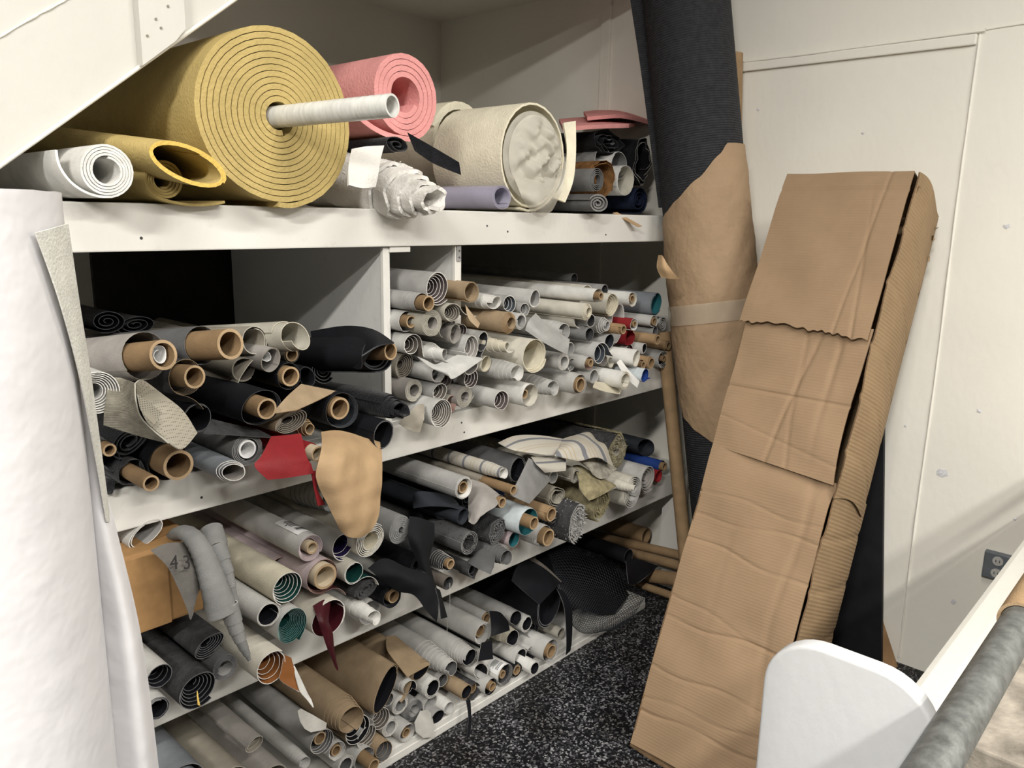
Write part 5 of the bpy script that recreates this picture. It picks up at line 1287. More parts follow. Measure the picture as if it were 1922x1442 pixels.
PARTS = [
    ('white tightly stepped roll', (1.3083, -0.03, 1.1103), 0.0278, 0.0172, 6, 'lgrey/lgrey/edge', 1.28, {'cone': 0.03}),
    ('long white roll with rippled', (2.0252, 0.03, 1.2073), 0.0357, 0.0314, 1.4, 'ivory/ivory/edge', 1.28, {}),
    ('cream ringed roll with a small hole', (1.8865, -0.06, 1.1615), 0.0386, 0.0348, 1.3, 'ivory/lgrey/edge', 1.28, {'sq': 1.05, 'sqa': 40}),
    ('mauve roll with burgundy lining', (0.8531, -0.06, 0.6883), 0.0297, 0.0267, 1.3, 'mauve/burg/rose', 1.28, {'sq': 1.25, 'sqa': -30}),
    ('bright white stepped roll', (1.0678, -0.08, 0.51), 0.0322, 0.0284, 1.3, 'white/lgrey/edge', 1.28, {'end': 40, 'tail': (0.03, -30, 0)}),
    ('charcoal stepped roll with a pointed flap', (1.4975, -0.06, 0.5324), 0.0373, 0.0328, 1.5, 'dgrey/dgrey/mgrey', 1.28, {'tail': (0.07, -60, -0.02), 'end': 250}),
    ('dark slate cloth roll with a soft', (1.366, -0.02, 0.6736), 0.0308, 0.0262, 1.6, 'slate/slate/slate', 1.28, {'sq': 1.2, 'sqa': -10}),
    ('pale roll with a pointed top fold', (2.063, -0.11, 0.5967), 0.0171, 0.0119, 5, 'ivory/lgrey/edge', 0.3, {'cone': 0.06}),
    ('large tan roll stepping out', (1.063, -0.03, 0.1667), 0.0399, 0.012, 5, 'tan/black/edge', 1.28, {'cone': -0.05}),
    ('white stepped roll with black hole', (1.3082, 0.05, 0.1375), 0.037, 0.0333, 1.3, 'black/black/edge', 1.28, {}),
    ('pale grey stepped roll with curled', (1.5397, 0.06, 0.1175), 0.04, 0.036, 1.5, 'black/black/edge', 1.28, {}),
]
DRAPES = [
    ('hanging_hide', [[(0.9206, -0.12, 0.9962), (0.9641, -0.13, 0.9924), (1.019, -0.13, 0.968), (1.0816, -0.12, 0.9398)], [(0.8756, -0.19, 0.9839), (0.9185, -0.205, 0.9747), (0.9805, -0.185, 0.9537), (1.0348, -0.18, 0.9235)], [(0.8525, -0.2, 0.933), (0.8897, -0.22, 0.9173), (0.9554, -0.205, 0.8977), (1.0198, -0.195, 0.8747)], [(0.8806, -0.205, 0.8562), (0.9053, -0.222, 0.8541), (0.9484, -0.22, 0.842), (1.0069, -0.2, 0.8079)], [(0.9082, -0.2, 0.8007), (0.9201, -0.21, 0.7865), (0.9455, -0.21, 0.7782), (0.977, -0.205, 0.7796)]], 'leather/tan/leather', 'tan leather roll with its hide', None, None, 0.0025, 0.0028, 7),
    ('red_flap', [[(0.8035, -0.12, 1.0093), (0.836, -0.12, 1.0053), (0.8723, -0.12, 1.0019)], [(0.7626, -0.15, 0.983), (0.8051, -0.16, 0.9784), (0.8548, -0.165, 0.9665)], [(0.742, -0.16, 0.9707), (0.7919, -0.172, 0.9588), (0.86, -0.172, 0.9505)], [(0.763, -0.17, 0.9396), (0.8032, -0.176, 0.9361), (0.8597, -0.18, 0.9324)]], 'red/red/red', 'red leather roll with a thin', None, None, 0.0016, 0, 5),
    ('red_strip', [[(0.8607, -0.17, 0.9357), (0.8791, -0.17, 0.9315)], [(0.8529, -0.19, 0.907), (0.8599, -0.19, 0.9053)], [(0.8605, -0.19, 0.8659), (0.881, -0.185, 0.862)]], 'red/red/red', 'red leather roll with a thin', None, None, 0.0016, 0, 5),
    ('hanging_tongue', [[(0.8596, -0.16, 0.6329), (0.8833, -0.16, 0.6371), (0.9124, -0.15, 0.628)], [(0.8512, -0.19, 0.6142), (0.8614, -0.195, 0.6134), (0.8803, -0.185, 0.601)], [(0.8576, -0.195, 0.5831), (0.8666, -0.2, 0.584), (0.8824, -0.195, 0.5783)], [(0.8653, -0.2, 0.5485), (0.8702, -0.205, 0.5485), (0.8818, -0.2, 0.5416)], [(0.877, -0.2, 0.5151), (0.8797, -0.203, 0.5152), (0.8862, -0.2, 0.5112)], [(0.8865, -0.2, 0.4873), (0.8887, -0.2, 0.4858), (0.891, -0.2, 0.4842)]], 'burg/burg/edge', 'ivory roll lined in glossy burgundy', None, None, 0.0016, 0, 5),
    ('black_drape', [[(1.1451, -0.14, 0.7505), (1.1791, -0.14, 0.736), (1.2312, -0.13, 0.7056)], [(1.1218, -0.16, 0.7155), (1.1412, -0.18, 0.7057), (1.2205, -0.14, 0.6645)], [(1.1365, -0.16, 0.6708), (1.1532, -0.18, 0.6541), (1.1968, -0.15, 0.6305)], [(1.1565, -0.165, 0.6201), (1.1654, -0.18, 0.6092), (1.2022, -0.16, 0.5742)]], 'bcloth/bcloth/edgek', 'black cloth roll with a small round hole', None, None, 0.0016, 0, 5),
    ('black_drape', [[(1.02, -0.14, 0.6596), (1.0622, -0.145, 0.6721), (1.1237, -0.16, 0.6319), (1.1761, -0.175, 0.6013), (1.1925, -0.18, 0.5674)], [(1.027, -0.16, 0.6468), (1.0541, -0.18, 0.6493), (1.102, -0.2, 0.6224), (1.1495, -0.205, 0.5849), (1.1763, -0.205, 0.5391)], [(1.0571, -0.15, 0.6158), (1.0857, -0.165, 0.5871), (1.1161, -0.19, 0.5737), (1.1454, -0.195, 0.5288), (1.1787, -0.195, 0.4867)]], 'bcloth/bcloth/edgek', None, 'black cloth drape hanging in a point over the third shelf edge', 'cloth', 0.0016, 0.003, 5),
    ('drape_fold', [[(1.1803, -0.19, 0.5726), (1.2219, -0.16, 0.5408)], [(1.1795, -0.205, 0.5353), (1.2261, -0.17, 0.5026)], [(1.1843, -0.205, 0.4942), (1.2333, -0.175, 0.4687)]], 'bcloth/bcloth/edgek', 'black cloth drape hanging', None, None, 0.0016, 0, 5),
    ('stencilled_sheet', [[(0.5583, -0.1, 0.8345), (0.5842, -0.11, 0.8434), (0.6159, -0.11, 0.8358)], [(0.5665, -0.145, 0.8168), (0.588, -0.155, 0.8189), (0.63, -0.145, 0.7899)], [(0.5756, -0.16, 0.7815), (0.5936, -0.165, 0.7789), (0.6226, -0.155, 0.7613)], [(0.5863, -0.17, 0.7355), (0.596, -0.17, 0.738), (0.6095, -0.165, 0.7472)], [(0.5912, -0.17, 0.7096), (0.594, -0.17, 0.7095), (0.5975, -0.17, 0.7193)]], 'taupegrey/mgrey/ltaupe', None, 'grey cloth-backed sheet stencilled with dark numerals draped over the carton', 'vinyl sheet', 0.0016, 0, 5),
    ('tan_fold', [[(0.8989, -0.085, 1.0977), (0.9863, -0.085, 1.069)], [(0.8393, -0.125, 1.0862), (0.909, -0.125, 1.0658)], [(0.7897, -0.15, 1.0636), (0.8454, -0.15, 1.062)]], 'tan/tan/kraft', 'flattened tan and taupe roll', None, None, 0.0016, 0, 5),
    ('loose_vinyl_sheet', [[(1.2318, -0.07, 1.115), (1.2338, -0.1, 1.1101), (1.2442, -0.12, 1.1008), (1.3357, -0.1, 1.1112)], [(1.2185, -0.13, 1.1012), (1.2386, -0.145, 1.0943), (1.2786, -0.145, 1.0935), (1.3937, -0.12, 1.1003)], [(1.2431, -0.14, 1.0844), (1.2596, -0.15, 1.0762), (1.2766, -0.155, 1.0696), (1.3948, -0.13, 1.097)]], 'lgrey/greytaupe/edge', None, 'loose light grey vinyl flap with a hanging pointed corner in the heap', 'vinyl sheet', 0.0016, 0, 5),
    ('felt_flap', [[(1.6746, -0.06, 1.1857), (1.6943, -0.1, 1.148), (1.7503, -0.125, 1.1114)], [(1.6112, -0.09, 1.1715), (1.6387, -0.125, 1.1361), (1.7284, -0.14, 1.0965)], [(1.5992, -0.09, 1.1482), (1.6375, -0.13, 1.1123), (1.7237, -0.14, 1.0717)]], 'silver/silver/edge', None, 'flat grey felt-backed flap sloping down across the heap', 'vinyl sheet', 0.0016, 0, 5),
    ('vinyl_strip', [[(2.0369, -0.09, 1.0048), (2.058, -0.09, 1.0122)], [(2.024, -0.135, 0.9647), (2.0495, -0.135, 0.9782)], [(2.0687, -0.15, 0.9273), (2.0809, -0.15, 0.9477)]], 'white/ivory/edge', None, 'white vinyl strip hanging diagonally at the right shelf edge', 'vinyl strip', 0.0016, 0, 5),
    ('cream_flap', [[(1.9124, -0.1, 0.9623), (1.9964, -0.1, 0.9448), (2.0702, -0.1, 0.9255)], [(1.8551, -0.135, 0.9583), (1.9188, -0.14, 0.9347), (1.9968, -0.135, 0.9158)]], 'cream/ivory/cream', 'smooth cream-white roll', None, None, 0.0016, 0, 5),
    ('tan_flap', [[(1.3818, -0.08, 1.232), (1.3868, -0.09, 1.2179), (1.4041, -0.11, 1.1849)], [(1.3781, -0.09, 1.2081), (1.3801, -0.1, 1.1922), (1.3874, -0.12, 1.1759)]], 'tan/tan/kraft', 'solid tan vinyl roll', None, None, 0.0016, 0, 5),
    ('taupe_scrap', [[(1.1551, -0.09, 0.9664), (1.2103, -0.09, 1.0005), (1.2356, -0.09, 0.9991)], [(1.1687, -0.11, 0.9529), (1.1921, -0.115, 0.9726), (1.2191, -0.11, 0.9888)], [(1.1944, -0.12, 0.9426), (1.2015, -0.12, 0.9582), (1.2079, -0.12, 0.9735)]], 'taupe/taupe/ltaupe', None, 'pointed taupe vinyl scrap beside the divider foot', 'vinyl scrap', 0.0016, 0, 5),
    ('felt_flap', [[(0.7023, -0.08, 1.0553), (0.7445, -0.09, 1.0384), (0.7916, -0.09, 1.0205)], [(0.6637, -0.12, 1.043), (0.7137, -0.125, 1.0311), (0.8104, -0.12, 1.0048)]], 'char/char/dgrey', 'grey felted roll', None, None, 0.0016, 0, 5),
    ('perforated_leather', [[(0.5147, -0.09, 1.165), (0.5347, -0.1, 1.1627), (0.5319, -0.16, 1.1636)], [(0.5032, -0.11, 1.1396), (0.5207, -0.13, 1.1363), (0.5234, -0.18, 1.1367)], [(0.4936, -0.12, 1.1137), (0.5143, -0.15, 1.1098), (0.5306, -0.185, 1.1038)], [(0.4903, -0.12, 1.0909), (0.5315, -0.15, 1.0714), (0.5682, -0.19, 1.0575)]], 'ribtaupe/perf/ltaupe', None, 'beige perforated leather folded over itself in the left bay', 'leather sheet', 0.0025, 0, 5),
    ('perforated_inner', [[(0.5332, -0.158, 1.1631), (0.5446, -0.15, 1.1666), (0.5576, -0.14, 1.1588)], [(0.5449, -0.135, 1.1274), (0.5728, -0.135, 1.13), (0.5978, -0.135, 1.122)], [(0.552, -0.145, 1.0904), (0.5766, -0.155, 1.0899), (0.6194, -0.145, 1.0947)], [(0.5713, -0.175, 1.0598), (0.5918, -0.185, 1.0402), (0.631, -0.165, 1.0583)]], 'perf/perf/ltaupe', 'beige perforated leather', None, None, 0.0025, 0, 5),
    ('inner_fold', [[(0.5194, -0.195, 1.1531), (0.5363, -0.195, 1.1372), (0.5587, -0.195, 1.1142)], [(0.5227, -0.195, 1.1261), (0.5316, -0.197, 1.1116), (0.5424, -0.197, 1.0962)]], 'perf/perf/ltaupe', 'beige perforated leather', None, None, 0.0016, 0, 5),
    ('square_flap', [[(1.6251, -0.09, 0.7794), (1.6646, -0.1, 0.7491), (1.7077, -0.105, 0.6978)], [(1.5513, -0.125, 0.7516), (1.5765, -0.14, 0.7319), (1.6203, -0.14, 0.6918)], [(1.4684, -0.165, 0.7281), (1.4973, -0.175, 0.7092), (1.5342, -0.175, 0.6882)]], 'mgrey/dgrey/mgrey', 'dark grey hollow cloth roll', None, None, 0.0016, 0, 2),
    ('striped_cloth', [[(1.5828, -0.01, 0.8153), (1.6435, -0.02, 0.8269), (1.7435, -0.03, 0.8104), (1.8538, -0.03, 0.7777)], [(1.5795, -0.06, 0.809), (1.6121, -0.08, 0.8035), (1.6833, -0.09, 0.7954), (1.7778, -0.08, 0.7845)], [(1.6124, -0.08, 0.7947), (1.6544, -0.1, 0.7872), (1.6962, -0.11, 0.776), (1.738, -0.1, 0.7694)]], 'ticking/stone/white', None, 'grey and cream striped cloth folded along the top of the third shelf', 'cloth', 0.0016, 0, 5),
    ('striped_cloth', [[(1.6473, -0.08, 0.7753), (1.7205, -0.09, 0.7633), (1.781, -0.1, 0.7478)], [(1.6278, -0.12, 0.7649), (1.6883, -0.125, 0.7495), (1.7467, -0.13, 0.7376)], [(1.6616, -0.12, 0.735), (1.6921, -0.13, 0.7318), (1.7387, -0.135, 0.7262)]], 'ticking/stone/white', None, 'striped cloth end with frayed edge above the beige woven roll', 'cloth', 0.0016, 0, 5),
    ('striped_cloth', [[(1.8364, -0.04, 0.7832), (1.9057, -0.04, 0.7825), (1.9783, -0.04, 0.7767), (2.0044, -0.05, 0.742)], [(1.7487, -0.1, 0.7855), (1.8052, -0.115, 0.7909), (1.8732, -0.12, 0.7735), (1.979, -0.1, 0.7493)], [(1.7067, -0.12, 0.7759), (1.7752, -0.14, 0.7596), (1.8731, -0.14, 0.7526), (1.9666, -0.13, 0.7175)], [(1.7392, -0.12, 0.7644), (1.7837, -0.145, 0.7475), (1.8756, -0.15, 0.7401), (1.9694, -0.145, 0.685)]], 'ticking_x/ticking_x/white', None, 'striped cloth draped with a hanging corner over the chenille', 'cloth', 0.0016, 0.0012, 5),
    ('olive_fold', [[(1.8444, -0.08, 0.704), (1.8665, -0.09, 0.7014), (1.9056, -0.1, 0.6754)], [(1.8194, -0.12, 0.6811), (1.8532, -0.14, 0.6716), (1.9482, -0.12, 0.6472)], [(1.792, -0.15, 0.6575), (1.8463, -0.165, 0.6509), (1.9721, -0.15, 0.6274)], [(1.816, -0.165, 0.6213), (1.8665, -0.17, 0.6249), (1.9552, -0.165, 0.6288)]], 'olive/olive/stone', 'olive chenille cloth', None, None, 0.005, 0, 5),
    ('grey_chenille', [[(1.8292, -0.11, 0.7333), (1.8885, -0.11, 0.7396), (1.916, -0.11, 0.7078)], [(1.8609, -0.125, 0.7044), (1.8955, -0.13, 0.6912), (1.9997, -0.12, 0.675)], [(1.8757, -0.13, 0.683), (1.9149, -0.14, 0.66), (2.0082, -0.13, 0.6654)]], 'stone/dgrey/stone', None, 'grey chenille cloth crumpled below the draped striped corner', 'cloth', 0.006, 0.002, 5),
    ('satin_flap', [[(1.436, -0.05, 0.7512), (1.4502, -0.09, 0.7435), (1.4631, -0.14, 0.7178)], [(1.3879, -0.09, 0.724), (1.3935, -0.14, 0.7356), (1.4147, -0.165, 0.7115)], [(1.3687, -0.11, 0.6998), (1.3626, -0.15, 0.7033), (1.3839, -0.165, 0.7039)], [(1.3494, -0.13, 0.6763), (1.3508, -0.15, 0.6748), (1.3617, -0.16, 0.695)]], 'greytaupe/taupe/greytaupe', 'taupe satin roll', None, None, 0.0016, 0.0008, 5),
    ('slate_fold', [[(1.2727, 0, 0.7187), (1.2644, -0.03, 0.7536), (1.3411, -0.06, 0.7328), (1.3422, -0.1, 0.7179)], [(1.2416, -0.04, 0.7172), (1.2477, -0.1, 0.7373), (1.2857, -0.12, 0.7315), (1.3057, -0.14, 0.7249)]], 'slate/slate/slate', 'dark slate cloth roll with a soft', None, None, 0.0016, 0, 5),
    ('pointed_flap', [[(1.3765, -0.1, 0.5426), (1.4252, -0.1, 0.5673), (1.4879, -0.1, 0.5537)], [(1.368, -0.15, 0.5448), (1.3838, -0.16, 0.5541), (1.4195, -0.16, 0.5623)], [(1.3771, -0.185, 0.5388), (1.3807, -0.185, 0.5465), (1.388, -0.185, 0.5553)]], 'dgrey/char/dgrey', 'charcoal stepped roll with a pointed flap', None, None, 0.0016, 0, 5),
    ('black_flap', [[(1.5649, 0, 0.2946), (1.6115, 0, 0.2725), (1.6481, 0, 0.2289)], [(1.5316, -0.04, 0.2782), (1.559, -0.05, 0.2713), (1.602, -0.05, 0.2398)], [(1.5115, -0.06, 0.2567), (1.5436, -0.065, 0.2548), (1.5919, -0.06, 0.2443)]], 'black/black/edged', 'dim grey roll with a neat', None, None, 0.0016, 0, 5),
    ('black_flap', [[(1.512, -0.02, 0.2211), (1.5572, -0.02, 0.2082)], [(1.4627, -0.055, 0.1962), (1.5262, -0.055, 0.1764)]], 'black/black/edge', 'small grey ringed roll under the square', None, None, 0.0016, 0, 5),
    ('tan_flap', [[(1.2713, 0.12, 0.2833), (1.3051, 0.12, 0.2713)], [(1.2257, 0.06, 0.2875), (1.3015, 0.05, 0.2632)], [(1.2182, 0.02, 0.2743), (1.3076, 0.01, 0.2483)], [(1.219, -0.035, 0.2468), (1.3128, -0.02, 0.2374)]], 'tan/tan/kraft', 'small tan roll with black lining', None, None, 0.0016, 0, 5),
    ('crumpled_plastic', [[(1.2895, 0, 0.0982), (1.3181, 0, 0.0877), (1.3305, 0, 0.0693)], [(1.2435, -0.035, 0.0969), (1.2836, -0.03, 0.0793), (1.3138, -0.035, 0.0509)], [(1.2472, -0.035, 0.0661), (1.2705, -0.04, 0.0376), (1.3075, -0.035, 0.0244)]], 'scrap/scrap/scrap', None, 'crumpled dirty white plastic sheet at the bottom shelf edge', 'plastic sheet', 0.0016, 0.006, 1),
    ('torn_label', [[(0.882, -0.045, 0.3164), (0.8889, -0.047, 0.3204), (0.9187, -0.05, 0.2905), (0.9493, -0.06, 0.2579)], [(0.8805, -0.05, 0.308), (0.8947, -0.055, 0.2976), (0.9207, -0.06, 0.2768), (0.9425, -0.065, 0.2504)], [(0.8842, -0.05, 0.2903), (0.8889, -0.06, 0.2739), (0.9016, -0.065, 0.2617), (0.9298, -0.068, 0.2546)]], 'scrap/scrap/scrap', 'grey roll with dark ringed end and torn', None, None, 0.0006, 0.002, 1),
    ('vinyl_flap', [[(1.7973, 0.045, 0.3834), (1.8491, 0.02, 0.3354), (1.8937, -0.01, 0.2788)], [(1.7064, 0.02, 0.3825), (1.7373, -0.02, 0.3498), (1.8073, -0.05, 0.2952)], [(1.661, 0, 0.3604), (1.6777, -0.035, 0.3315), (1.7254, -0.06, 0.2779)]], 'black/black/edged', 'big black vinyl roll with a wide', None, None, 0.0016, 0, 5),
    ('flap_border', [[(1.7962, 0.043, 0.3858), (1.8467, 0.017, 0.3386), (1.8912, -0.013, 0.2817)], [(1.7735, 0.04, 0.3871), (1.8208, 0.013, 0.3388), (1.8633, -0.017, 0.2768)]], 'dtaupe/dtaupe/dtaupe', 'big black vinyl roll with a wide', None, None, 0.0016, 0, 5),
    ('hanging_edge', [[(1.8579, -0.02, 0.2713), (1.8859, -0.02, 0.2567)], [(1.8613, -0.05, 0.2154), (1.913, -0.04, 0.1924)], [(1.8659, -0.06, 0.1088), (1.9158, -0.045, 0.0873)], [(1.8663, -0.06, 0.0455), (1.9034, -0.05, 0.042)]], 'black/black/edged', 'big black vinyl roll with a wide', None, None, 0.0016, 0, 5),
    ('black_flap', [[(2.3116, 0.02, 0.2091), (2.383, 0.02, 0.1914), (2.5101, 0, 0.1291)], [(2.2646, -0.02, 0.18), (2.3275, -0.02, 0.1481), (2.4019, -0.03, 0.1422)], [(2.261, -0.03, 0.1507), (2.3054, -0.03, 0.1315), (2.3504, -0.04, 0.1459)]], 'black/black/edged', 'plain black tube roll lying', None, None, 0.0016, 0, 5),
    ('cloth_flap', [[(1.2325, -0.04, 1.636), (1.257, -0.1, 1.6026), (1.2926, -0.15, 1.5691)], [(1.2377, -0.06, 1.5946), (1.239, -0.12, 1.5656), (1.2892, -0.16, 1.5412)]], 'velvet/velvet/edgek', 'folded black cloth roll on top', None, None, 0.0016, 0, 5),
    ('batting_flap', [[(1.061, -0.06, 1.5824), (1.0935, -0.07, 1.5901), (1.1398, -0.07, 1.5954)], [(1.0138, -0.11, 1.5395), (1.0496, -0.12, 1.5411), (1.0868, -0.12, 1.5509)], [(1.002, -0.125, 1.5066), (1.0314, -0.13, 1.502), (1.0695, -0.125, 1.5073)]], 'batting/batting/batting', 'fluffy white batting roll', None, None, 0.008, 0, 5),
    ('foam_flap', [[(1.9055, 0.05, 1.7235), (1.9509, 0.04, 1.7324)], [(1.8901, 0.02, 1.6431), (1.9083, 0, 1.6328)], [(1.8522, 0, 1.5548), (1.8756, -0.02, 1.5555)], [(1.8029, 0, 1.5052), (1.8393, -0.02, 1.4928)]], 'creamfoam/creamfoam/creamfoam', 'cream foam drum roll', None, None, 0.008, 0, 5),
    ('pink_foam_sheet', [[(2.4316, 0.5, 1.8104), (2.7057, 0.5, 1.8452), (2.9768, 0.5, 1.8468)], [(2.0284, 0.15, 1.7239), (2.1891, 0.13, 1.7446), (2.3466, 0.12, 1.7607)]], 'pink/pink/pink', None, 'pink foam sheet lying on the black cloth bundle', 'foam sheet', 0.013, 0, 5),
    ('pink_foam_sheet', [[(2.6067, 0.52, 1.8569), (2.8351, 0.52, 1.8913), (3.0693, 0.52, 1.8865)], [(2.2436, 0.22, 1.7807), (2.4128, 0.2, 1.8033), (2.5875, 0.2, 1.7993)]], 'pink/pink/pink', None, 'uppermost pink foam sheet beside the leaning charcoal roll', 'foam sheet', 0.012, 0, 5),
    ('beige_strip', [[(2.1076, 0, 1.4671), (2.131, 0, 1.4692)], [(2.1804, -0.05, 1.4243), (2.2017, -0.05, 1.4273)]], 'leather/leather/leather', None, 'thin beige strip sticking out over the top shelf edge', 'strip', 0.0016, 0, 5),
    ('leather_flap', [[(1.061, 0.12, 1.1717), (1.0752, 0, 1.1959), (1.0779, -0.1, 1.198), (1.0726, -0.18, 1.1782)], [(1.0502, 0.1, 1.1536), (1.0385, -0.05, 1.1674), (1.0227, -0.16, 1.1822), (1.0113, -0.205, 1.1817)], [(1.0419, 0.08, 1.125), (1.0292, -0.04, 1.1242), (1.0025, -0.15, 1.1256), (0.972, -0.2, 1.1646)]], 'black/black/edgek', 'big black leather roll', None, None, 0.003, 0, 5),
    ('brown_tail', [[(0.7836, -0.165, 0.5532), (0.7995, -0.165, 0.5395)], [(0.7693, -0.175, 0.5273), (0.8003, -0.175, 0.5135)], [(0.7642, -0.18, 0.509), (0.8011, -0.18, 0.4945)], [(0.7966, -0.195, 0.4755), (0.7996, -0.195, 0.473)]], 'brown/ivory/edge', 'ivory roll with chestnut brown rings', None, None, 0.0016, 0, 5),
    ('white_tail', [[(0.8003, -0.17, 0.5228), (0.8034, -0.17, 0.5215)], [(0.798, -0.185, 0.4958), (0.8127, -0.18, 0.4869)], [(0.7989, -0.197, 0.4742), (0.8196, -0.19, 0.4578)], [(0.8127, -0.2, 0.4493), (0.8222, -0.2, 0.4447)], [(0.8213, -0.205, 0.4315), (0.8237, -0.205, 0.4299)]], 'white/brown/edge', 'ivory roll with chestnut brown rings', None, None, 0.0016, 0, 5),
    ('yellow_sliver', [[(0.6075, -0.14, 0.5401), (0.6089, -0.14, 0.5399)], [(0.6034, -0.148, 0.5318), (0.6065, -0.148, 0.5293)], [(0.603, -0.15, 0.5168), (0.6078, -0.15, 0.5134)]], 'yedge/yedge/yedge', 'large dark perforated rubber roll', None, None, 0.001, 0, 5),
]

# ------------------------------------------------------------------ special cloths
striped('ticking', (0.46, 0.43, 0.375), [(.10, .16, (0.16, 0.165, 0.18)), (.34, .36, (0.42, 0.36, 0.25)), (.42, .44, (0.42, 0.36, 0.25)), (.62, .68, (0.16, 0.165, 0.18)), (.84, .86, (0.42, 0.36, 0.25))], 1, .13)
striped('ticking_x', (0.46, 0.43, 0.375), [(.10, .30, (0.17, 0.175, 0.19)), (.44, .49, (0.42, 0.36, 0.25)), (.60, .65, (0.42, 0.36, 0.25)), (.76, .81, (0.42, 0.36, 0.25))], 0, .10)


def zigzag():
    mt = mat('chevron', (0.02, 0.02, 0.022), .9, .1)
    nt = mt.node_tree
    b = nt.nodes['Principled BSDF']
    tc = [n for n in nt.nodes if n.type == 'TEX_COORD'][0]
    sp = nt.nodes.new('ShaderNodeSeparateXYZ')
    nt.links.new(tc.outputs['Object'], sp.inputs[0])
    pp = nt.nodes.new('ShaderNodeMath')
    pp.operation = 'PINGPONG'
    pp.inputs[1].default_value = .012
    nt.links.new(sp.outputs[1], pp.inputs[0])
    ad = nt.nodes.new('ShaderNodeMath')
    ad.operation = 'ADD'
    nt.links.new(pp.outputs[0], ad.inputs[0])
    nt.links.new(sp.outputs[2], ad.inputs[1])
    p2 = nt.nodes.new('ShaderNodeMath')
    p2.operation = 'PINGPONG'
    p2.inputs[1].default_value = .005
    nt.links.new(ad.outputs[0], p2.inputs[0])
    gt = nt.nodes.new('ShaderNodeMath')
    gt.operation = 'GREATER_THAN'
    gt.inputs[1].default_value = .0028
    nt.links.new(p2.outputs[0], gt.inputs[0])
    mx = nt.nodes.new('ShaderNodeMixRGB')
    mx.inputs[1].default_value = (.012, .012, .013, 1)
    mx.inputs[2].default_value = (.42, .42, .42, 1)
    nt.links.new(gt.outputs[0], mx.inputs[0])
    nt.links.new(mx.outputs[0], b.inputs['Base Color'])


def perforated():
    mt = mat('perf', (0.36, 0.33, 0.265), .6, .08, 20)
    nt = mt.node_tree
    b = nt.nodes['Principled BSDF']
    tc = [n for n in nt.nodes if n.type == 'TEX_COORD'][0]
    v = nt.nodes.new('ShaderNodeTexVoronoi')
    v.inputs['Scale'].default_value = 260
    v.inputs['Randomness'].default_value = 0.0
    nt.links.new(tc.outputs['Object'], v.inputs[0])
    r = ramp(nt, [(.22, (0.35, 0.35, 0.35)), (.34, (1, 1, 1))])
    nt.links.new(v.outputs['Distance'], r.inputs[0])
    mx = nt.nodes.new('ShaderNodeMixRGB')
    mx.blend_type = 'MULTIPLY'
    mx.inputs[0].default_value = 1
    src = b.inputs['Base Color'].links[0].from_socket
    nt.links.new(src, mx.inputs[1])
    nt.links.new(r.outputs[0], mx.inputs[2])
    nt.links.new(mx.outputs[0], b.inputs['Base Color'])


zigzag()
perforated()
ribbed('ribtaupe', (0.33, 0.305, 0.245), 160, 'Z', .8)
mat('clear_violet', (0.52, 0.50, 0.62), .12, .08, 20, alpha=.55, spec=.6)
M_TULLE = mat('white_netting', (0.76, 0.73, 0.64), .8, .05, 30, alpha=.34)
M_PLTUBE = mat('milky_plastic', (0.70, 0.70, 0.66), .25, .12, 40, spec=.5, trans=.15, stretch=(1, 4, 1))

# ------------------------------------------------------------------ build the rolls
BY_LABEL = {}
for row in ROLLS:
    n_, l_, p_, ro_, ri_, tu_, c_, g_, L_, k_ = row
    k_ = dict(k_)
    kw = {}
    for a in ('cone', 'sq', 'sqa', 'wob', 'tail', 'end', 'dirn', 'th', 'seg', 'cat', 'yaw', 'pitch', 'core', 'tag_sticker', 'fill', 'pw', 'ny', 'crumple', 'tuft'):
        if a in k_:
            kw[a] = k_[a]
    if 'stuff' in k_:
        kw['stuffing'] = k_['stuff']
    if 'end' not in kw:
        kw['end'] = rnd.uniform(150, 330)
    if 'dirn' not in kw:
        kw['dirn'] = rnd.choice((1, -1))
    BY_LABEL[l_] = roll(n_, l_, p_, ro_, ri_, tu_, c_.split('/'), GROUPS[g_], L=L_, **kw)


def find(start):
    for l_, t_ in BY_LABEL.items():
        if l_.startswith(start):
            return t_


def local_to(t_):
    if t_.rotation_mode == 'QUATERNION':
        rm = t_.rotation_quaternion.to_matrix().to_4x4()
    else:
        rm = t_.rotation_euler.to_matrix().to_4x4()
    return (Matrix.Translation(t_.location) @ rm).inverted()


def mt_of(c):
    return MATS[c] if c in MATS else pm(c)


for row in PARTS:
    pl_, p_, ro_, ri_, tu_, c_, L_, k_ = row
    t_ = find(pl_)
    kw = dict(k_)
    kw.setdefault('end', rnd.uniform(150, 330))
    kw.setdefault('dirn', rnd.choice((1, -1)))
    kw.setdefault('th', .0016)
    ms = [mt_of(c) for c in c_.split('/')]
    th_ = kw.pop('th')
    o = rolled_sheet('outer_wrap', ri_, ro_, tu_, th_, L_, ms[0], ms[1], ms[2], parent=t_, seed=int(ro_ * 1e5), **kw)
    o.location = local_to(t_) @ Vector(p_)

sd = 11
for n_, g_, c_, pl_, l_, cat_, th_, no_, k_ in DRAPES:
    sd += 1
    ms = [mt_of(c) for c in c_.split('/')]
    t_ = find(pl_) if pl_ else None
    mi_ = local_to(t_) if t_ else Matrix()
    ctrl = [[mi_ @ Vector(p) for p in r] for r in g_]
    o = drape(n_, ctrl, th_, ms[0], ms[1], ms[2], t_, n=k_, noise=no_, seed=sd)
    if l_:
        tag(o, l_, cat_)
        BY_LABEL[l_] = o

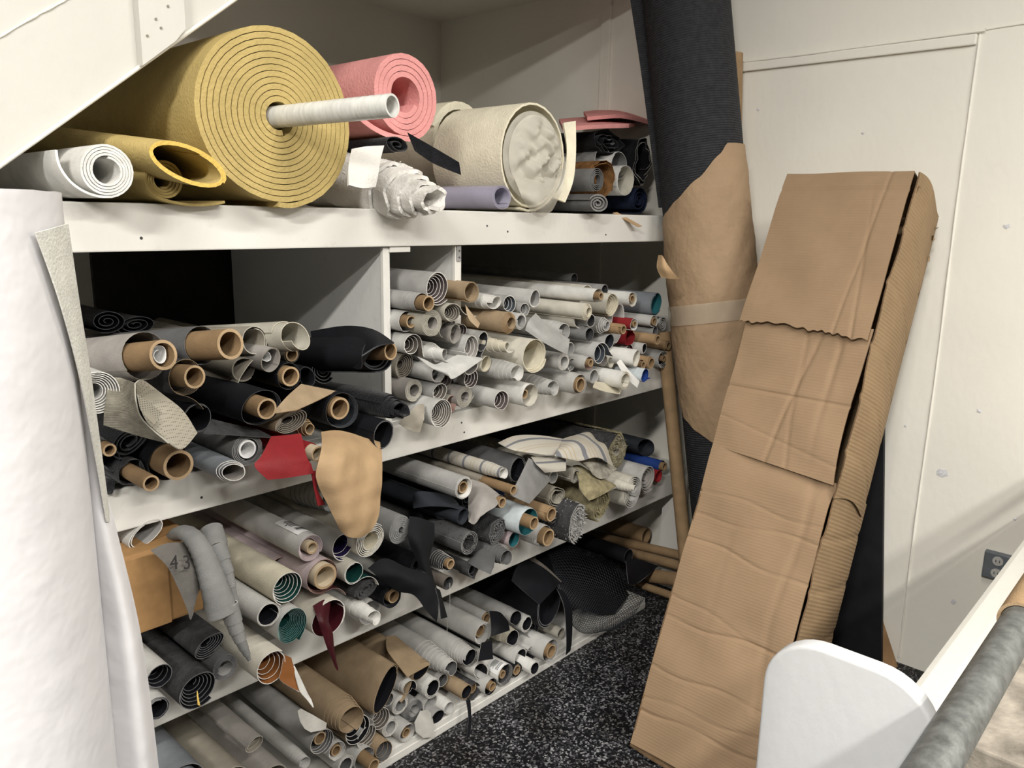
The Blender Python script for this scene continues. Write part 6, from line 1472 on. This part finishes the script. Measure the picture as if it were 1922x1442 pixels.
# ------------------------------------------------------------------ yellow roll's plastic tube
t_ = find('huge dusty yellow')
mi_ = local_to(t_)
a, b = (mi_ @ Vector(p) for p in D['ytube'])
dv = (b - a).normalized()
rt = D['ytube_r']
pts = [a - dv * .1 + dv * (i * .006) for i in range(int(((b - a).length + .1) / .006) + 1)]
tube('plastic_core', pts, [rt * (1 + .012 * math.sin(i * 2.1)) for i in range(len(pts))], M_PLTUBE, t_, wall=.004, seg=36)

# ------------------------------------------------------------------ netting in the cream drum
t_ = find('cream foam drum roll')
(cx_, cy_, cz_), dr_ = D['drum']
rr = random.Random(5)
ph = [rr.uniform(0, 6.28) for _ in range(12)]
for layer, (sc, dep) in enumerate(((.88, .0), (.80, .012))):
    G = []
    for i in range(37):
        f = i / 36
        row = []
        for j in range(61):
            a = 2 * math.pi * j / 60
            r = dr_ * sc * (.02 + .98 * f)
            x, z = r * math.cos(a), r * math.sin(a) * 1.0
            u, v = x / dr_ * 6, z / dr_ * 6
            wv = math.sin(u * 1.7 + math.sin(v * 1.3 + ph[0]) * 1.8 + ph[1] + layer) + .6 * math.sin(v * 2.9 + math.sin(u * 2.1 + ph[2]) * 1.5 + ph[3] + 2 * layer) + .35 * math.sin(u * 5 + v * 4 + ph[4])
            y = -.035 * (1 - f * f) + .010 * wv * (1 - f ** 4) - dep
            row.append(Vector((x, y, z)))
        G.append(row)
    sheet_from_grid('crumpled_netting', G, .0004, M_TULLE, M_TULLE, M_TULLE, t_)
mi_ = local_to(t_)
drape('hanging_netting', [[mi_ @ Vector(p) for p in r] for r in D['tulle']], .0004, M_TULLE, M_TULLE, M_TULLE, t_, n=8, noise=.0015)

# ------------------------------------------------------------------ grey bent rolls over the carton
def stepped(name, label, key, group, par=None):
    (pts, unit), rr_ = D[key], D[key + '_r']
    P_, R_ = [], []
    for i in range(len(pts)):
        p, r = Vector(pts[i]), unit[i] * rr_[i]
        if i:
            P_.append(p - (p - Vector(pts[i - 1])) * .02)
            R_.append(r * 1.12)
        P_.append(p)
        R_.append(r)
    if label:
        t_ = thing(name, label, 'vinyl roll')
    else:
        t_ = par
    for i in range(len(pts) - 1):
        a, b = Vector(pts[i]), Vector(pts[i + 1])
        r0, r1 = unit[i] * rr_[i], unit[i + 1] * rr_[i + 1] * 1.12
        tube('wound_turn', [a - (b - a) * .25, b], [r0, max(r1, .002)], pm('mgrey'), t_, wall=.0018, seg=24, endmat=pm('edge'))
    return t_

stepped('stepped_vinyl_roll', 'narrow grey stepped roll standing aslant beside the bent grey roll', 'narrow', None)
(pts, unit), rr_ = D['bent'], D['bent_r']
t_ = thing('bent_vinyl_roll', 'grey vinyl roll bent over and pointing down in a stepped cone', 'vinyl roll')
pp = catmull(pts, 8)
rad_ = []
for i in range(len(pp)):
    f = i / 8
    k = min(int(f), len(pts) - 2)
    s = f - k
    rad_.append((unit[k] * rr_[k]) * (1 - s) + (unit[k + 1] * rr_[k + 1]) * s + .0008 * math.sin(i * 2.3))
tube('bent_sheet', pp, rad_, pm('mgrey'), t_, wall=.002, seg=32, endmat=pm('edge'), ellipse=.8)
stepped('', None, 'cone', None, t_)

# stencilled numerals on the grey sheet
t_ = [o for o in COL.objects if o.name.startswith('stencilled_sheet')][0]
def stencil(txt, loc, size, rot):
    cu = bpy.data.curves.new('stencil_numeral', 'FONT')
    cu.body = txt
    cu.size = size
    cu.extrude = .0004
    cu.align_x = 'CENTER'
    cu.align_y = 'CENTER'
    tmp = bpy.data.objects.new('stencil_numeral', cu)
    me = bpy.data.meshes.new_from_object(tmp)
    bpy.data.objects.remove(tmp)
    me.materials.clear()
    me.materials.append(mat('stencil_ink', (0.03, 0.028, 0.028), .9, .2))
    o = bpy.data.objects.new('stencil_numeral', me)
    COL.objects.link(o)
    o.parent = t_
    o.location = loc
    o.rotation_euler = rot
    return o
s0 = Vector(D['stencil'][0])
for ch, dx, dz in (('4', -.022, .006), ('3', .0, .0), ('8', .030, -.008)):
    stencil(ch, s0 + Vector((dx, -.006 - .1 * dx + (.022 if ch == '8' else 0), dz)), .036, (math.radians(72), math.radians(14), math.radians(12)))

# ------------------------------------------------------------------ brown carton
c0, c1, c2, c3 = (Vector(p) for p in D['carton'])
t_ = thing('brown_carton', 'brown cardboard carton lying on dark rolls behind the stencilled sheet', 'carton')
x0, x1, z0, z1 = c0.x, c1.x, min(c1.z, c2.z), c0.z
box('carton_body', (x0, -.058, z0), (x1, .26, z1), M_CARTON, t_, .006)
box('carton_flap', (x0, -.0625, z0 + .0), (x0 + (x1 - x0) * .55, -.0585, z1 - .004), M_CARTON, t_, .0015)

# ------------------------------------------------------------------ kraft tubes on the bottom shelf
labs = ('long slim kraft tube, uppermost of those lying under the third shelf', 'second long kraft tube just below the uppermost one', 'thick kraft tube at the right end of the bottom shelf', 'lowest slim kraft tube beside the black netting')
for (a, b, r), l_ in zip(D['tubes'], labs):
    tag(tube('kraft_tube', [a, b], r, pm('kraft'), wall=.003, seg=28, endmat=pm('coreend')), l_, 'tube', 'kraft tubes lying at the right end of the bottom shelf')

# ------------------------------------------------------------------ black netting: real hexagonal mesh over a slack surface
def net(ctrl, nu, nv, w):
    rows = [catmull([Vector(p) for p in r], 12) for r in ctrl]
    cols = [catmull([r[j] for r in rows], 12) for j in range(len(rows[0]))]
    def at(u, v):
        x, y = u * (len(cols) - 1), v * (len(cols[0]) - 1)
        i, j = min(int(x), len(cols) - 2), min(int(y), len(cols[0]) - 2)
        fx, fy = x - i, y - j
        return (cols[i][j] * (1 - fx) + cols[i + 1][j] * fx) * (1 - fy) + (cols[i][j + 1] * (1 - fx) + cols[i + 1][j + 1] * fx) * fy
    V, E, idx = [], [], {}
    def vid(a, b):
        k = (a, b)
        if k not in idx:
            idx[k] = len(V)
            odd = b % 2
            u = (a + (.0 if not odd else .5)) / nu
            v = (b + (.17 if a % 2 else -.17)) / nv
            V.append(tuple(at(min(max(u, 0), 1), min(max(v, 0), 1))))
        return idx[k]
    # honeycomb drawn as a brick lattice: zigzag rows joined by alternate verticals
    for b in range(nv + 1):
        for a in range(nu):
            E.append(((a, b), (a + 1, b)))
    for b in range(nv):
        for a in range(nu + 1):
            if (a + b) % 2 == 0:
                E.append(((a, b), (a, b + 1)))
    pos = {}
    def pt(a, b):
        s = .22 if (a + b) % 2 == 0 else -.22
        return at(min(max(a / nu, 0), 1), min(max((b + s) / nv, 0), 1))
    VV, FF = [], []
    for (p, q) in E:
        A, B = pt(*p), pt(*q)
        d, s, u = frame_of(B - A) if (B - A).length > 1e-6 else frame_of((0, 0, 1))
        k = len(VV)
        for P_ in (A, B):
            for c in range(3):
                t = 2.094 * c
                VV.append(tuple(P_ + s * (w * math.cos(t)) + u * (w * math.sin(t))))
        for c in range(3):
            FF.append((k + c, k + (c + 1) % 3, k + 3 + (c + 1) % 3, k + 3 + c))
    return new_obj('black_netting', VV, FF, [mat('black_net_yarn', (0.017, 0.019, 0.023), .6, .1)])

o = net(D['net'], 66, 38, .0011)
tag(o, 'black open-mesh netting heaped at the end of the bottom shelf', 'netting', kind=None)
drape('second_layer', [[Vector(p) + Vector((.03, .09, -.03)) for p in r] for r in D['net'][:3]], .001, pm('black'), pm('black'), pm('black'), o)

# loose threads and a yellow sliver
t_ = find('small brown-black hollow tube')
mi_ = local_to(t_)
tube('loose_thread', catmull([mi_ @ Vector(p) for p in D['thread']], 6), .0005, pm('scrap'), t_, seg=5)
t_ = find('pale grey stepped roll with curled')
# hanging black strap
t_ = find('tan roll with black lining from which')
mi_ = local_to(t_)
drape('black_strap', [[mi_ @ Vector(p) for p in r] for r in D['strap']], .002, pm('black'), pm('black'), pm('edgek'), t_)
